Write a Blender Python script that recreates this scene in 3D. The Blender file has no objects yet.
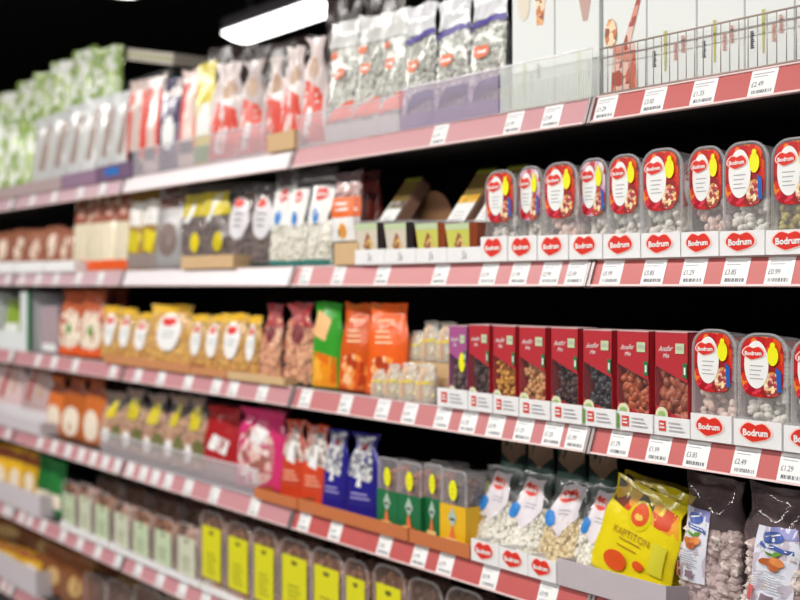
import bpy, bmesh, math, random
from mathutils import Vector, Matrix, Euler, noise

# ------------------------------------------------------------------ camera, light, exposure
S = bpy.context.scene
COL = S.collection
F, VX, HY, D, CZ = 1200.0, -489.0, 285.0, 1.515, 1.40     # focal (px), vanishing point, horizon, distance to shelf edge, eye height
TH = math.atan2(889.0, F)
CT, ST = math.cos(TH), math.sin(TH)

cam = bpy.data.cameras.new('camera')
camo = bpy.data.objects.new('camera', cam)
COL.objects.link(camo)
camo.location = (0, -D, CZ)
camo.rotation_euler = (math.pi/2, 0, math.pi/2 - TH)
cam.sensor_width = 36.0
cam.lens = 36.0*F/800.0
cam.shift_y = -(300.0-HY)/800.0
cam.clip_start = 0.05
cam.dof.use_dof = True
cam.dof.focus_distance = 1.86
cam.dof.aperture_fstop = 2.7
S.camera = camo

S.view_settings.view_transform = 'Standard'
S.view_settings.look = 'None'
S.view_settings.gamma = 1.0
S.view_settings.exposure = -0.24
S.view_settings.use_curve_mapping = False

world = bpy.data.worlds.new('world')
S.world = world
world.use_nodes = True
world.node_tree.nodes['Background'].inputs[0].default_value = (0.75, 0.78, 0.85, 1)
world.node_tree.nodes['Background'].inputs[1].default_value = 0.07

# fluorescent row over the aisle, then an unseen row added for frontal fill: (y, z, x0, x1, watts)
LAMP_ROWS = [(-1.35, 2.75, -6.2, 0.9, 108), (-3.4, 2.75, -6.6, 0.9, 120)]

random.seed(7)

# ------------------------------------------------------------------ pixel -> place on the plane y = Y
def wx(px, Y=0.0):
    Z = F*(D+Y)/(CT*(px-VX))
    return ((D+Y)*ST - Z)/CT
def wz(px, py, Y=0.0):
    Z = F*(D+Y)/(CT*(px-VX))
    return CZ + (HY-py)*Z/F

RB = {1: 1.683, 2: 1.398, 3: 1.106, 4: 0.812, 5: 0.518, 6: 0.225}    # underside of each price rail
RH = 0.046
def pxof(x, Y=0.0): return VX+F*(D+Y)/(CT*((D+Y)*ST-x*CT))
def base(r): return RB[r] + RH + 0.0012

# ------------------------------------------------------------------ materials
MATS = {}
def lin(c):
    return tuple(((x/255)/12.92 if x/255 <= 0.04045 else ((x/255+0.055)/1.055)**2.4) for x in c)
def M(key, rgb=None, rough=0.45, metal=0.0, coat=0.0, var=0.0, bump=0.0, scale=40.0, emit=0.0, spec=0.5):
    if key in MATS: return MATS[key]
    if key.startswith('foil'): bump = max(bump, 0.55); scale = min(scale, 32); var = max(var, 0.12); rough = min(rough, 0.22); coat = max(coat, 0.25)
    m = bpy.data.materials.new(key); m.use_nodes = True
    nt = m.node_tree; b = nt.nodes['Principled BSDF']
    c = lin(rgb)
    b.inputs['Base Color'].default_value = (*c, 1)
    b.inputs['Roughness'].default_value = rough
    b.inputs['Metallic'].default_value = metal
    b.inputs['Coat Weight'].default_value = coat
    b.inputs['Specular IOR Level'].default_value = spec
    if emit:
        b.inputs['Emission Color'].default_value = (*c, 1)
        b.inputs['Emission Strength'].default_value = emit
    if var or bump:
        tc = nt.nodes.new('ShaderNodeTexCoord')
        n = nt.nodes.new('ShaderNodeTexNoise'); n.inputs['Scale'].default_value = scale
        n.inputs['Detail'].default_value = 4
        nt.links.new(tc.outputs['Object'], n.inputs['Vector'])
        if var:
            mx = nt.nodes.new('ShaderNodeMix'); mx.data_type = 'RGBA'
            mx.inputs[6].default_value = (*[max(0, x*(1-var)) for x in c], 1)
            mx.inputs[7].default_value = (*[min(1, x*(1+var)) for x in c], 1)
            nt.links.new(n.outputs['Fac'], mx.inputs[0])
            if key.startswith('foil'):      # bags of one kind are never printed quite alike
                oi = nt.nodes.new('ShaderNodeObjectInfo'); mr = nt.nodes.new('ShaderNodeMapRange'); hs = nt.nodes.new('ShaderNodeHueSaturation')
                mr.inputs[3].default_value = 0.78; mr.inputs[4].default_value = 1.15
                nt.links.new(oi.outputs['Random'], mr.inputs[0]); nt.links.new(mr.outputs[0], hs.inputs['Value'])
                nt.links.new(mx.outputs[2], hs.inputs['Color']); nt.links.new(hs.outputs[0], b.inputs['Base Color'])
            else: nt.links.new(mx.outputs[2], b.inputs['Base Color'])
        if bump:
            bp = nt.nodes.new('ShaderNodeBump'); bp.inputs['Strength'].default_value = bump
            bp.inputs['Distance'].default_value = 0.004
            nt.links.new(n.outputs['Fac'], bp.inputs['Height']); nt.links.new(bp.outputs['Normal'], b.inputs['Normal'])
    MATS[key] = m
    return m
def clear(key, tint=(255, 255, 255), milk=0.05, rough=0.08, milkcol=(235, 232, 235), wob=0.25):
    """thin clear plastic: transparent + fresnel gloss + a little milky haze"""
    if key in MATS: return MATS[key]
    m = bpy.data.materials.new(key); m.use_nodes = True
    nt = m.node_tree; nt.nodes.clear()
    out = nt.nodes.new('ShaderNodeOutputMaterial')
    tr = nt.nodes.new('ShaderNodeBsdfTransparent'); tr.inputs[0].default_value = (*lin(tint), 1)
    df = nt.nodes.new('ShaderNodeBsdfDiffuse'); df.inputs[0].default_value = (*lin(milkcol), 1)
    gl = nt.nodes.new('ShaderNodeBsdfGlossy'); gl.inputs['Roughness'].default_value = rough
    fr = nt.nodes.new('ShaderNodeLayerWeight'); fr.inputs['Blend'].default_value = 0.5
    pw = nt.nodes.new('ShaderNodeMath'); pw.operation = 'POWER'; pw.inputs[1].default_value = 4.0
    ma = nt.nodes.new('ShaderNodeMath'); ma.operation = 'MULTIPLY_ADD'; ma.inputs[1].default_value = 0.55; ma.inputs[2].default_value = 0.045
    m1 = nt.nodes.new('ShaderNodeMixShader'); m1.inputs[0].default_value = milk
    m2 = nt.nodes.new('ShaderNodeMixShader')
    tc = nt.nodes.new('ShaderNodeTexCoord'); ns = nt.nodes.new('ShaderNodeTexNoise'); ns.inputs['Scale'].default_value = 45
    bp = nt.nodes.new('ShaderNodeBump'); bp.inputs['Strength'].default_value = wob; bp.inputs['Distance'].default_value = 0.004
    L = nt.links.new
    L(tc.outputs['Object'], ns.inputs['Vector']); L(ns.outputs['Fac'], bp.inputs['Height'])
    L(bp.outputs['Normal'], gl.inputs['Normal']); L(bp.outputs['Normal'], fr.inputs['Normal'])
    L(tr.outputs[0], m1.inputs[1]); L(df.outputs[0], m1.inputs[2])
    L(fr.outputs['Facing'], pw.inputs[0]); L(pw.outputs[0], ma.inputs[0]); L(ma.outputs[0], m2.inputs[0]); L(m1.outputs[0], m2.inputs[1]); L(gl.outputs[0], m2.inputs[2])
    L(m2.outputs[0], out.inputs[0])
    MATS[key] = m
    return m
def multi(key, cols, mode='island', scale=60.0, rough=0.5, bump=0.0):
    """many-coloured: by island (loose pieces) or by voronoi cell (printed picture)"""
    if key in MATS: return MATS[key]
    m = bpy.data.materials.new(key); m.use_nodes = True
    nt = m.node_tree; b = nt.nodes['Principled BSDF']; b.inputs['Roughness'].default_value = rough
    L = nt.links.new
    rp = nt.nodes.new('ShaderNodeValToRGB'); rp.color_ramp.interpolation = 'CONSTANT' if mode == 'cell' else 'LINEAR'
    el = rp.color_ramp.elements
    while len(el) < len(cols): el.new(0.5)
    for i, c in enumerate(cols):
        el[i].position = i/len(cols) if mode == 'cell' else i/max(1, len(cols)-1)
        el[i].color = (*lin(c), 1)
    if mode == 'island':
        g = nt.nodes.new('ShaderNodeNewGeometry'); L(g.outputs['Random Per Island'], rp.inputs[0])
    else:
        tc = nt.nodes.new('ShaderNodeTexCoord')
        v = nt.nodes.new('ShaderNodeTexVoronoi'); v.inputs['Scale'].default_value = scale
        n = nt.nodes.new('ShaderNodeTexNoise'); n.inputs['Scale'].default_value = scale*1.4
        mx = nt.nodes.new('ShaderNodeMix'); mx.data_type = 'VECTOR'; mx.inputs[0].default_value = 0.012
        L(tc.outputs['Object'], mx.inputs[4]); L(tc.outputs['Object'], n.inputs['Vector']); L(n.outputs['Color'], mx.inputs[5])
        L(mx.outputs[1], v.inputs['Vector'])
        sp = nt.nodes.new('ShaderNodeSeparateColor'); L(v.outputs['Color'], sp.inputs[0]); L(sp.outputs[0], rp.inputs[0])
    L(rp.outputs[0], b.inputs['Base Color'])
    if bump:
        tc2 = nt.nodes.new('ShaderNodeTexCoord'); n2 = nt.nodes.new('ShaderNodeTexNoise'); n2.inputs['Scale'].default_value = 220
        bp = nt.nodes.new('ShaderNodeBump'); bp.inputs['Strength'].default_value = bump; bp.inputs['Distance'].default_value = 0.003
        L(tc2.outputs['Object'], n2.inputs['Vector']); L(n2.outputs['Fac'], bp.inputs['Height']); L(bp.outputs['Normal'], b.inputs['Normal'])
    MATS[key] = m
    return m

WHITE = M('print_white', (240, 240, 238), 0.4)
PAPER = M('paper_white', (238, 238, 238), 0.55)
CARD = M('white_card', (236, 235, 236), 0.6, var=0.05)
RED = M('logo_red', (222, 44, 30), 0.4)
BORDER = M('logo_border', (250, 214, 205), 0.4)
YEL = M('sticker_yellow', (240, 238, 18), 0.4)
BLUE = M('print_blue', (28, 92, 176), 0.4)
NAVY = M('print_navy', (44, 40, 110), 0.35)
INK = M('print_ink', (70, 66, 78), 0.6)
GREYINK = M('print_grey', (165, 165, 172), 0.6)
ORANGE = M('print_orange', (238, 96, 38), 0.35)
GREEN = M('print_green', (30, 122, 70), 0.35)
PALEGREEN = M('print_pale_green', (196, 212, 170), 0.45)
LEAF = M('print_leaf', (96, 150, 40), 0.4)
KRAFT = M('brown_card', (196, 132, 84), 0.75, var=0.08, scale=25)
TANCARD = M('tan_card', (206, 172, 128), 0.75, var=0.08, scale=25)
GREYCARD = M('grey_card', (190, 180, 186), 0.7, var=0.05)
DARK = M('dark_plastic', (30, 26, 24), 0.35)
CLEAR = clear('clear_plastic', milk=0.16)
CLEARRIM = clear('clear_rim', milk=0.28, rough=0.12)
FILM = clear('clear_film', milk=0.07, rough=0.12)
LILACFILM = clear('lilac_film', tint=(250, 245, 248), milk=0.15, rough=0.08, milkcol=(196, 170, 174))
TEALFILM = clear('teal_film', tint=(235, 245, 242), milk=0.14, milkcol=(170, 196, 186))
TUBROSE = clear('rosy_tub', tint=(250, 240, 236), milk=0.12, rough=0.1, milkcol=(206, 172, 158))
ACRYL = clear('acrylic', wob=0.03, milk=0.22, rough=0.35, milkcol=(228, 220, 228))
ACRYLEDGE = clear('acrylic_edge', wob=0.03, milk=0.75, rough=0.1, milkcol=(240, 236, 240))
RIBACRYL = clear('ribbed_acrylic', wob=0.03, milk=0.34, rough=0.35, milkcol=(232, 236, 230))
STEEL = M('chrome_wire', (176, 160, 152), 0.35, metal=0.3)

# ------------------------------------------------------------------ mesh helpers
def mesh(name, V, Fc, mats, idx=None, smooth=False):
    me = bpy.data.meshes.new(name)
    me.from_pydata([tuple(v) for v in V], [], Fc)
    for m in (mats if isinstance(mats, (list, tuple)) else [mats]): me.materials.append(m)
    if idx: me.polygons.foreach_set('material_index', idx)
    if smooth: me.polygons.foreach_set('use_smooth', [True]*len(me.polygons))
    me.update()
    return me
def link(name, data, parent=None):
    o = bpy.data.objects.new(name, data); COL.objects.link(o)
    if parent: o.parent = parent
    return o
def boxvf(x0, x1, y0, y1, z0, z1):
    V = [(x, y, z) for x in (x0, x1) for y in (y0, y1) for z in (z0, z1)]
    Fc = [(0, 1, 3, 2), (4, 6, 7, 5), (0, 4, 5, 1), (2, 3, 7, 6), (0, 2, 6, 4), (1, 5, 7, 3)]
    return V, Fc
class MB:
    def __init__(s): s.V = []; s.F = []; s.I = []
    def add(s, V, Fc, i=0):
        o = len(s.V); s.V += [tuple(v) for v in V]; s.F += [tuple(k+o for k in f) for f in Fc]; s.I += [i]*len(Fc)
        return s
    def box(s, *a, i=0): return s.add(*boxvf(*a), i)
    def mesh(s, name, mats, smooth=False): return mesh(name, s.V, s.F, mats, s.I, smooth)
def bevel_box(name, x0, x1, y0, y1, z0, z1, mat, bev=0.0015, seg=1):
    bm = bmesh.new(); V, Fc = boxvf(x0, x1, y0, y1, z0, z1)
    vs = [bm.verts.new(v) for v in V]
    for f in Fc: bm.faces.new([vs[i] for i in f])
    bmesh.ops.recalc_face_normals(bm, faces=bm.faces)
    bmesh.ops.bevel(bm, geom=bm.edges[:], offset=bev, segments=seg, affect='EDGES')
    me = bpy.data.meshes.new(name); bm.to_mesh(me); bm.free(); me.materials.append(mat)
    return me
_ico = {}
def ico(sub):
    if sub not in _ico:
        bm = bmesh.new(); bmesh.ops.create_icosphere(bm, subdivisions=sub, radius=1.0)
        _ico[sub] = ([v.co.copy() for v in bm.verts], [tuple(v.index for v in f.verts) for f in bm.faces]); bm.free()
    return _ico[sub]
_txt = {}
def text_vf(s, bold=0.0, shear=0.0):
    k = (s, bold, shear)
    if k not in _txt:
        cu = bpy.data.curves.new('t', 'FONT'); cu.body = s; cu.resolution_u = 2; cu.offset = bold; cu.shear = shear
        cu.align_x = 'CENTER'; cu.align_y = 'CENTER'
        o = bpy.data.objects.new('t', cu); COL.objects.link(o)
        dg = bpy.context.evaluated_depsgraph_get(); dg.update()
        me = o.evaluated_get(dg).to_mesh()
        V = [(v.co.x, v.co.y) for v in me.vertices]; Fc = [tuple(p.vertices) for p in me.polygons]
        bpy.data.objects.remove(o); bpy.data.curves.remove(cu)
        xs = [v[0] for v in V]; ys = [v[1] for v in V]
        cx, cy, w = (min(xs)+max(xs))/2, (min(ys)+max(ys))/2, max(xs)-min(xs)
        _txt[k] = ([((x-cx)/w, (y-cy)/w) for x, y in V], Fc)
    return _txt[k]

# ------------------------------------------------------------------ surfaces: a front P(u,v), u in -1..1, v in 0..1
def pouch_surf(w, h, d, top=0.12, neck=0.14, crumple=0.005, seed=0, bottom=0.65, flare=-0.08, lean=0.0):
    def thick(v):
        t = min(1.0, v/(1-top))
        a = bottom + (1-bottom)*min(1.0, t/0.3)**0.6
        return d/2*a*max(0.0, 1-t**2.6)**0.8
    def P(u, v, side=-1):
        wv = 1 - neck*math.exp(-((v-0.86)/0.13)**2) + flare*(v-0.5) - 0.05*math.sin(math.pi*min(1, v*1.05))
        c = crumple*(0.35+0.9*v)
        n1 = noise.noise((u*2.1+seed*3.1, v*3.3, seed*1.7+side*0.4)); n2 = noise.noise((u*5.2, v*6.1+seed, seed*2.3+side))
        x = u*w/2*wv + c*0.7*noise.noise((v*4.0, seed*5.0, u))
        y = side*thick(v)*max(0.0, 1-abs(u)**3.6)**0.65 + c*(n1+0.5*n2) + lean*v*v
        z = h*v*(1 + 0.035*noise.noise((u*1.6+seed, 9.1, seed))*v)
        return Vector((x, y, z))
    return P
def flat_surf(w, h, y):
    def P(u, v, side=-1): return Vector((u*w/2, y, v*h))
    return P
def nrm(P, u, v):
    e = 0.02
    a = P(min(u+e, 0.98), v)-P(max(u-e, -0.98), v); b = P(u, min(1, v+e))-P(u, max(0, v-e))
    n = a.cross(b)
    if n.length < 1e-9: return Vector((0, -1, 0))
    n.normalize()
    return n if n.y < 0 else -n
def film_mesh(name, P, mat, nu=16, nv=20):
    V = []; Fc = []
    us = [math.sin(math.pi/2*(2*i/nu-1)) for i in range(nu+1)]
    ring = []
    for j in range(nv+1):
        v = j/nv
        row = [len(V)+i for i in range(nu+1)]; V += [P(u, v, -1) for u in us]
        rb = [row[nu]]
        for i in range(nu-1, 0, -1): rb.append(len(V)); V.append(P(us[i], v, 1))
        rb.append(row[0]); ring.append((row, rb))
    for j in range(nv):
        for q in (0, 1):
            a, b = ring[j][q], ring[j+1][q]
            for i in range(nu): Fc.append((a[i], a[i+1], b[i+1], b[i]))
    a, b = ring[0]
    for i in range(nu): Fc.append((a[i], b[nu-i], b[nu-i-1], a[i+1]))
    return mesh(name, V, Fc, mat, smooth=True)
def uvclip(u, v): return max(-0.985, min(0.985, u)), max(0.004, min(0.997, v))
def patch(P, shape, mats, off):
    """conforming printed patch; shape tuples give its outline in (u,v)"""
    k = shape[0]; V = []; Fc = []
    if k == 'quad':
        c = shape[1]; nu = nv = shape[2] if len(shape) > 2 else 8
        for j in range(nv+1):
            for i in range(nu+1):
                s, t = i/nu, j/nv
                u = (c[0][0]*(1-s)+c[1][0]*s)*(1-t)+(c[3][0]*(1-s)+c[2][0]*s)*t
                v = (c[0][1]*(1-s)+c[1][1]*s)*(1-t)+(c[3][1]*(1-s)+c[2][1]*s)*t
                V.append((u, v))
        for j in range(nv):
            for i in range(nu):
                a = j*(nu+1)+i; Fc.append((a, a+1, a+nu+2, a+nu+1))
    elif k in ('ell', 'sup', 'heart'):
        _, cu, cv, ru, rv = shape[:5]; n = 28; ex = shape[5] if (k == 'sup' and len(shape) > 5) else 2.0
        V.append((cu, cv)); rings = 4
        for r in range(1, rings+1):
            for i in range(n):
                a = 2*math.pi*i/n
                if k == 'heart':
                    x = math.sin(a); y = 0.62*math.cos(a)
                    y += 0.28*math.exp(-((abs(x)-0.52)/0.42)**2)*(1 if y > 0 else 0) - 0.06*(1 if y > 0 else 0)*math.exp(-(x/0.22)**2)
                    if y < 0: y = y*(1+0.26*math.exp(-((x+0.25)/0.35)**2)); x *= 1+0.10*y
                else:
                    ca, sa = math.cos(a), math.sin(a)
                    x = math.copysign(abs(ca)**(2/ex), ca); y = math.copysign(abs(sa)**(2/ex), sa)
                V.append((cu+ru*x*r/rings, cv+rv*y*r/rings))
        for i in range(n): Fc.append((0, 1+i, 1+(i+1) % n))
        for r in range(rings-1):
            for i in range(n):
                a = 1+r*n+i; b = 1+r*n+(i+1) % n; Fc.append((a, a+n, b+n, b))
    elif k == 'txt':
        _, s, cu, cv, wu, asp, tilt = shape[:7]; bold = shape[7] if len(shape) > 7 else 0.02; sh = shape[8] if len(shape) > 8 else 0
        TV, TF = text_vf(s, bold, sh)
        ct, st = math.cos(tilt), math.sin(tilt)
        for x, y in TV:
            X = x*ct-y*st; Y = x*st+y*ct
            V.append((cu+X*wu, cv+Y*wu*asp))
        Fc = list(TF)
    elif k == 'lines':
        _, u0, u1, vs, t = shape
        for q, v in enumerate(vs):
            o = len(V); e = u1 - (u1-u0)*0.25*((q*7) % 3)/2
            for i in range(5):
                u = u0+(e-u0)*i/4; V += [(u, v), (u, v+t)]
            for i in range(4): Fc.append((o+2*i, o+2*i+2, o+2*i+3, o+2*i+1))
    out = []
    for u, v in V:
        u, v = uvclip(u, v); out.append(P(u, v)+nrm(P, u, v)*off)
    me = mesh('print', out, Fc, mats, smooth=True)
    return me
def logo_mesh(P, cu, cv, ru, rv, off, asp, text='Bodrum', tilt=0.03):
    """red heart-like badge with pale border and white word, one mesh"""
    mb = MB()
    for i, (kk, o) in enumerate(((1.13, 0), (1.0, 0.0004))):
        me = patch(P, ('heart', cu, cv, ru*kk, rv*kk), RED, off+o)
        mb.add([v.co.copy() for v in me.vertices], [tuple(p.vertices) for p in me.polygons], i); bpy.data.meshes.remove(me)
    me = patch(P, ('txt', text, cu, cv+rv*0.02, ru*1.62, asp, tilt, 0.035), RED, off+0.0009)
    mb.add([v.co.copy() for v in me.vertices], [tuple(p.vertices) for p in me.polygons], 2); bpy.data.meshes.remove(me)
    return mb.mesh('logo', [BORDER, RED, WHITE])
def blobs_mesh(name, P, mat, n, size, v0, v1, shp=(1, 0.75, 0.7), sub=2, umax=0.86, seed=1, depth=None, jit=0.25):
    rnd = random.Random(seed); IV, IF = ico(sub); mb = MB()
    g = 8; V = []
    for j in range(g+1):
        for i in range(g+1):
            u = -umax+2*umax*i/g; v = v0+(v1-v0)*0.96*j/g; p = P(u, v); b = P(u, v, 1)
            V.append(p+Vector((0, min(size*1.5 if depth is None else depth*1.0+size*0.9, abs(b.y-p.y)*0.6), 0)))
    mb.add(V, [(j*(g+1)+i, j*(g+1)+i+1, (j+1)*(g+1)+i+1, (j+1)*(g+1)+i) for j in range(g) for i in range(g)])
    for k in range(n):
        u = rnd.uniform(-umax, umax); v = v0+(v1-v0)*rnd.random()
        p = P(u, v)
        b = P(u, v, 1)
        room = abs(b.y-p.y)
        r = size*rnd.uniform(1-jit, 1+jit)
        q = p + (Vector((0, 1, 0)) * (min(r*0.9, room*0.5) if depth is None else min(depth*rnd.random()+r*0.85, room-r)))
        q.z = max(q.z, r*0.8)
        R = Euler((rnd.uniform(0, 6), rnd.uniform(0, 6), rnd.uniform(0, 6))).to_matrix()
        fl = 1.0 if depth is not None else min(1.0, max(0.25, room*0.45/r))
        V = []
        for w_ in IV:
            c = Vector((w_.x*shp[0]*r, w_.y*shp[1]*r, w_.z*shp[2]*r)); c = R @ c; c.y *= fl
            V.append(q+c)
        mb.add(V, IF)
    return mb.mesh(name, mat, True)

# ------------------------------------------------------------------ things
ITEMS = []     # (root, description) ; labels are made unique at the end
def root_at(name, loc, rot=(0, 0, 0), scale=(1, 1, 1)):
    o = link(name, None); o.location = loc; o.rotation_euler = rot; o.scale = scale
    o.empty_display_size = 0.02
    return o
def reg(o, desc, cat, group=None):
    o['label'] = desc; o['category'] = cat
    if group: o['group'] = group
    ITEMS.append((o, desc))
    return o
def copy_tree(o, parent=None):
    c = o.copy(); COL.objects.link(c); c.parent = parent
    for ch in list(o.children): copy_tree(ch, c)
    return c
PROTO = {}

def add_parts(root, P, parts, asp, off0=0.0007):
    last = {}
    for k, (nm, shape, mt) in enumerate(parts):
        par = root
        if '>' in nm: pn, nm = nm.split('>'); par = last[pn]
        off = off0+0.00045*k
        if shape[0] == 'logo': me = logo_mesh(P, *shape[1:5], off, asp)
        else: me = patch(P, shape, mt, off)
        o = link(nm, me, par); last[nm] = o

def make_pouch(name, w, h, d, film, parts=(), fill=None, bits=None, seed=0, nu=16, nv=20, **sf):
    P = pouch_surf(w, h, d, seed=seed, **sf)
    asp = w/2/h
    root = root_at(name, (0, 0, 0))
    link('film', film_mesh('film', P, film, nu, nv), root)
    if fill:
        mat, n, size, v0, v1, shp = fill[:6]; sub = fill[6] if len(fill) > 6 else 2
        o = link('contents', blobs_mesh('contents', P, mat, n, size, v0, v1, shp, sub, seed=seed+3), root); o['kind'] = 'stuff'
    if bits: bits(root, P)
    add_parts(root, P, parts, asp)
    return root
def outline(w, h, rt, rb, n=6):
    pts = []
    for cx, cz, r, a0 in ((w/2-rb, rb, rb, -90), (w/2-rt, h-rt, rt, 0), (-w/2+rt, h-rt, rt, 90), (-w/2+rb, rb, rb, 180)):
        for i in range(n+1):
            a = math.radians(a0+90*i/n); pts.append((cx+r*math.cos(a), cz+r*math.sin(a)))
    return pts
def make_clam(name, w, h, d, parts=(), fill=None, rt=0.38, rb=0.10, tub=CLEAR, rim=CLEARRIM, seed=0, sleeve=None, hinge=True):
    """rounded clear tub with a rim, front face at y=-d/2"""
    root = root_at(name, (0, 0, 0))
    A = outline(w*0.95, h*0.985, rt*w, rb*w); B = outline(w*0.84, h*0.93, rt*w*0.8, rb*w)
    n = len(A); V = []
    V += [(x, -d/2+0.003, z) for x, z in A]; V += [(x*0.97, -d/2, z*0.985+h*0.007) for x, z in A]
    V += [(x, d/2, z+h*0.025) for x, z in B]
    Fc = [tuple(range(2*n-1, n-1, -1))]
    for i in range(n):
        j = (i+1) % n; Fc += [(i, j, n+j, n+i), (i, 2*n+i, 2*n+j, j)]
    Fc.append(tuple(range(2*n, 3*n)))
    link('tub', mesh('tub', V, Fc, tub), root)
    R = outline(w, h, rt*w, rb*w); I = outline(w*0.935, h*0.965, rt*w*0.94, rb*w*0.8)
    V = []
    for y in (-d/2-0.0005, -d/2+0.0035):
        V += [(x, y, z) for x, z in R]; V += [(x, y, z+h*0.0175) for x, z in I]
    Fc = []
    for i in range(n):
        j = (i+1) % n
        Fc += [(i, j, n+j, n+i), (2*n+i, 3*n+i, 3*n+j, 2*n+j), (i, 2*n+i, 2*n+j, j), (n+i, n+j, 3*n+j, 3*n+i)]
    link('rim', mesh('rim', V, Fc, rim), root)
    if fill:
        mat, cnt, size, v0, v1, shp = fill[:6]; sub = fill[6] if len(fill) > 6 else 2
        def P2(u, v, side=-1): return Vector((u*w*0.42, side*d/2*0.9, v*h))
        o = link('contents', blobs_mesh('contents', P2, mat, cnt, size, v0, v1, shp, sub, umax=0.9, seed=seed+5, depth=d*0.6), root); o['kind'] = 'stuff'
    if sleeve:
        mat, z0, z1 = sleeve
        mb = MB(); e = 0.0012
        for x0, x1, y0, y1 in ((-w/2-e, w/2+e, -d/2-e-0.0008, -d/2-0.0008), (-w/2-e, -w/2, -d/2, d/2), (w/2, w/2+e, -d/2, d/2)):
            mb.box(x0, x1, y0, y1, z0*h, z1*h)
        link('sleeve', mb.mesh('sleeve', mat), root)
        add_parts(root, flat_surf(w, h, -d/2-e-0.0010), parts, w/2/h)
    else:
        add_parts(root, flat_surf(w, h, -d/2-0.0006), parts, w/2/h)
    return root
def make_carton(name, w, h, d, mat, parts=(), side=(), bev=0.0012):
    root = root_at(name, (0, 0, 0))
    link('carton_body', bevel_box('carton_body', -w/2, w/2, -d/2, d/2, 0, h, mat, bev), root)
    add_parts(root, flat_surf(w, h, -d/2), parts, w/2/h)
    return root
def make_window_carton(name, w, h, d, mat, fillmat, size, seed, top_mat, flakes=(1, 0.7, 0.6)):
    """red carton whose slanted window shows the fruit inside"""
    root = root_at(name, (0, 0, 0)); t = 0.001
    mb = MB()
    mb.box(-w/2, -w/2+t, -d/2, d/2, 0, h); mb.box(w/2-t, w/2, -d/2, d/2, 0, h); mb.box(-w/2, w/2, d/2-t, d/2, 0, h)
    mb.box(-w/2, w/2, -d/2, d/2, 0, t)
    link('carton_body', mb.mesh('carton_body', mat), root)
    link('lid', bevel_box('lid', -w/2, w/2, -d/2, d/2, h-0.002, h+0.0005, top_mat, 0.0006), root)
    y = -d/2
    def poly(nm, pts):
        n = len(pts); V = [(x*w/2, y, z*h) for x, z in pts]+[(x*w/2, y+t, z*h) for x, z in pts]
        Fc = [tuple(range(n)), tuple(range(2*n-1, n-1, -1))]+[(i, n+i, n+(i+1) % n, (i+1) % n) for i in range(n)]
        link(nm, mesh(nm, V, Fc, mat), root)
    poly('upper_panel', [(-1, 0.995), (-1, 0.66), (1, 0.50), (1, 0.995)])
    poly('lower_panel', [(-1, 0.27), (-1, 0), (1, 0), (1, 0.13)])
    me = mesh('window', [(-w/2, y+0.0006, 0.66*h), (-w/2, y+0.0006, 0.27*h), (w/2, y+0.0006, 0.13*h), (w/2, y+0.0006, 0.50*h)], [(0, 1, 2, 3)], clear('window_film', milk=0.03, rough=0.15))
    link('window', me, root)
    def P2(u, v, side=-1): return Vector((u*w*0.45, side*d/2*0.93, v*h))
    o = link('contents', blobs_mesh('contents', P2, fillmat, 90, size, 0.10, 0.66, flakes, 2, umax=0.92, seed=seed, depth=0.012), root); o['kind'] = 'stuff'
    asp = w/2/h
    P = flat_surf(w, h, y)
    add_parts(root, P, [('script', ('txt', 'Anafar', -0.33, 0.835, 0.9, asp, 0.06, 0.0, 0.4), WHITE),
                        ('script', ('txt', 'Mix', -0.28, 0.765, 0.42, asp, 0.06, 0.0, 0.4), WHITE),
                        ('badge', ('quad', [(0.28, 0.79), (0.80, 0.79), (0.80, 0.89), (0.28, 0.89)], 2), PALEGREEN),
                        ('badge>badge_print', ('lines', 0.36, 0.76, [0.83, 0.85], 0.008), GREYINK),
                        ('tab', ('quad', [(0.74, 0.565), (0.98, 0.55), (0.98, 0.70), (0.74, 0.70)], 2), GREEN),
                        ('tab>tab_print', ('quad', [(0.82, 0.59), (0.92, 0.585), (0.92, 0.66), (0.82, 0.66)], 2), WHITE),
                        ('seal', ('sup', -0.50, 0.170, 0.38, 0.085, 2.2), M('seal_cream', (226, 226, 190), 0.45)),
                        ('seal>seal_print', ('ell', -0.50, 0.185, 0.22, 0.030), M('seal_green', (150, 186, 110), 0.45))], asp)
    return root

# place copies: x0,x1,ytop in photo pixels, taken on the plane that the pack's edge lies in
def put(key, maker, nominal, x0, x1, ytop, row, setback, desc, cat, group, rz=0.0, rx=0.0, ry=0.0, front=False, dz=0.0, hmin=None, sd=1.0):
    d = nominal[2]
    Y = setback if front else setback+d/2
    a, b = wx(x0, Y), wx(x1, Y)
    zb = base(row)+dz
    w = b-a
    h = (wz((x0+x1)/2, ytop, Y)-zb) if ytop is not None else nominal[1]
    if row > 1: h = min(h, RB[row-1]+RH-0.028-zb-0.006)      # stays under the board above
    if key not in PROTO:
        r = maker(); PROTO[key] = r
    else:
        r = copy_tree(PROTO[key])
    r.location = ((a+b)/2, setback+d/2, zb+abs(math.sin(ry))*w/2+abs(math.sin(rx))*d*sd*0.3); r.rotation_euler = (rx, ry, rz)
    r.scale = (w/nominal[0], sd, h/nominal[1])
    return reg(r, desc, cat, group)

# ================================================================== the setting
def plane_box(name, a, mat):
    o = link(name, mesh(name, *boxvf(*a), mat)); o['kind'] = 'structure'; return o
plane_box('floor', (-14, 3, -6, 6, -0.05, 0), M('floor_vinyl', (150, 146, 142), 0.35, var=0.12, scale=3))
plane_box('ceiling', (-14, 3, -6, 6, 3.30, 3.35), M('ceiling_black', (22, 22, 24), 0.9))
plane_box('wall_left', (-14.1, -14, -6, 6, 0, 3.30), M('wall_dark', (58, 57, 60), 0.9, var=0.1, scale=2))
plane_box('wall_back', (-14, 3, 6, 6.1, 0, 3.30), M('wall_dark'))

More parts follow.
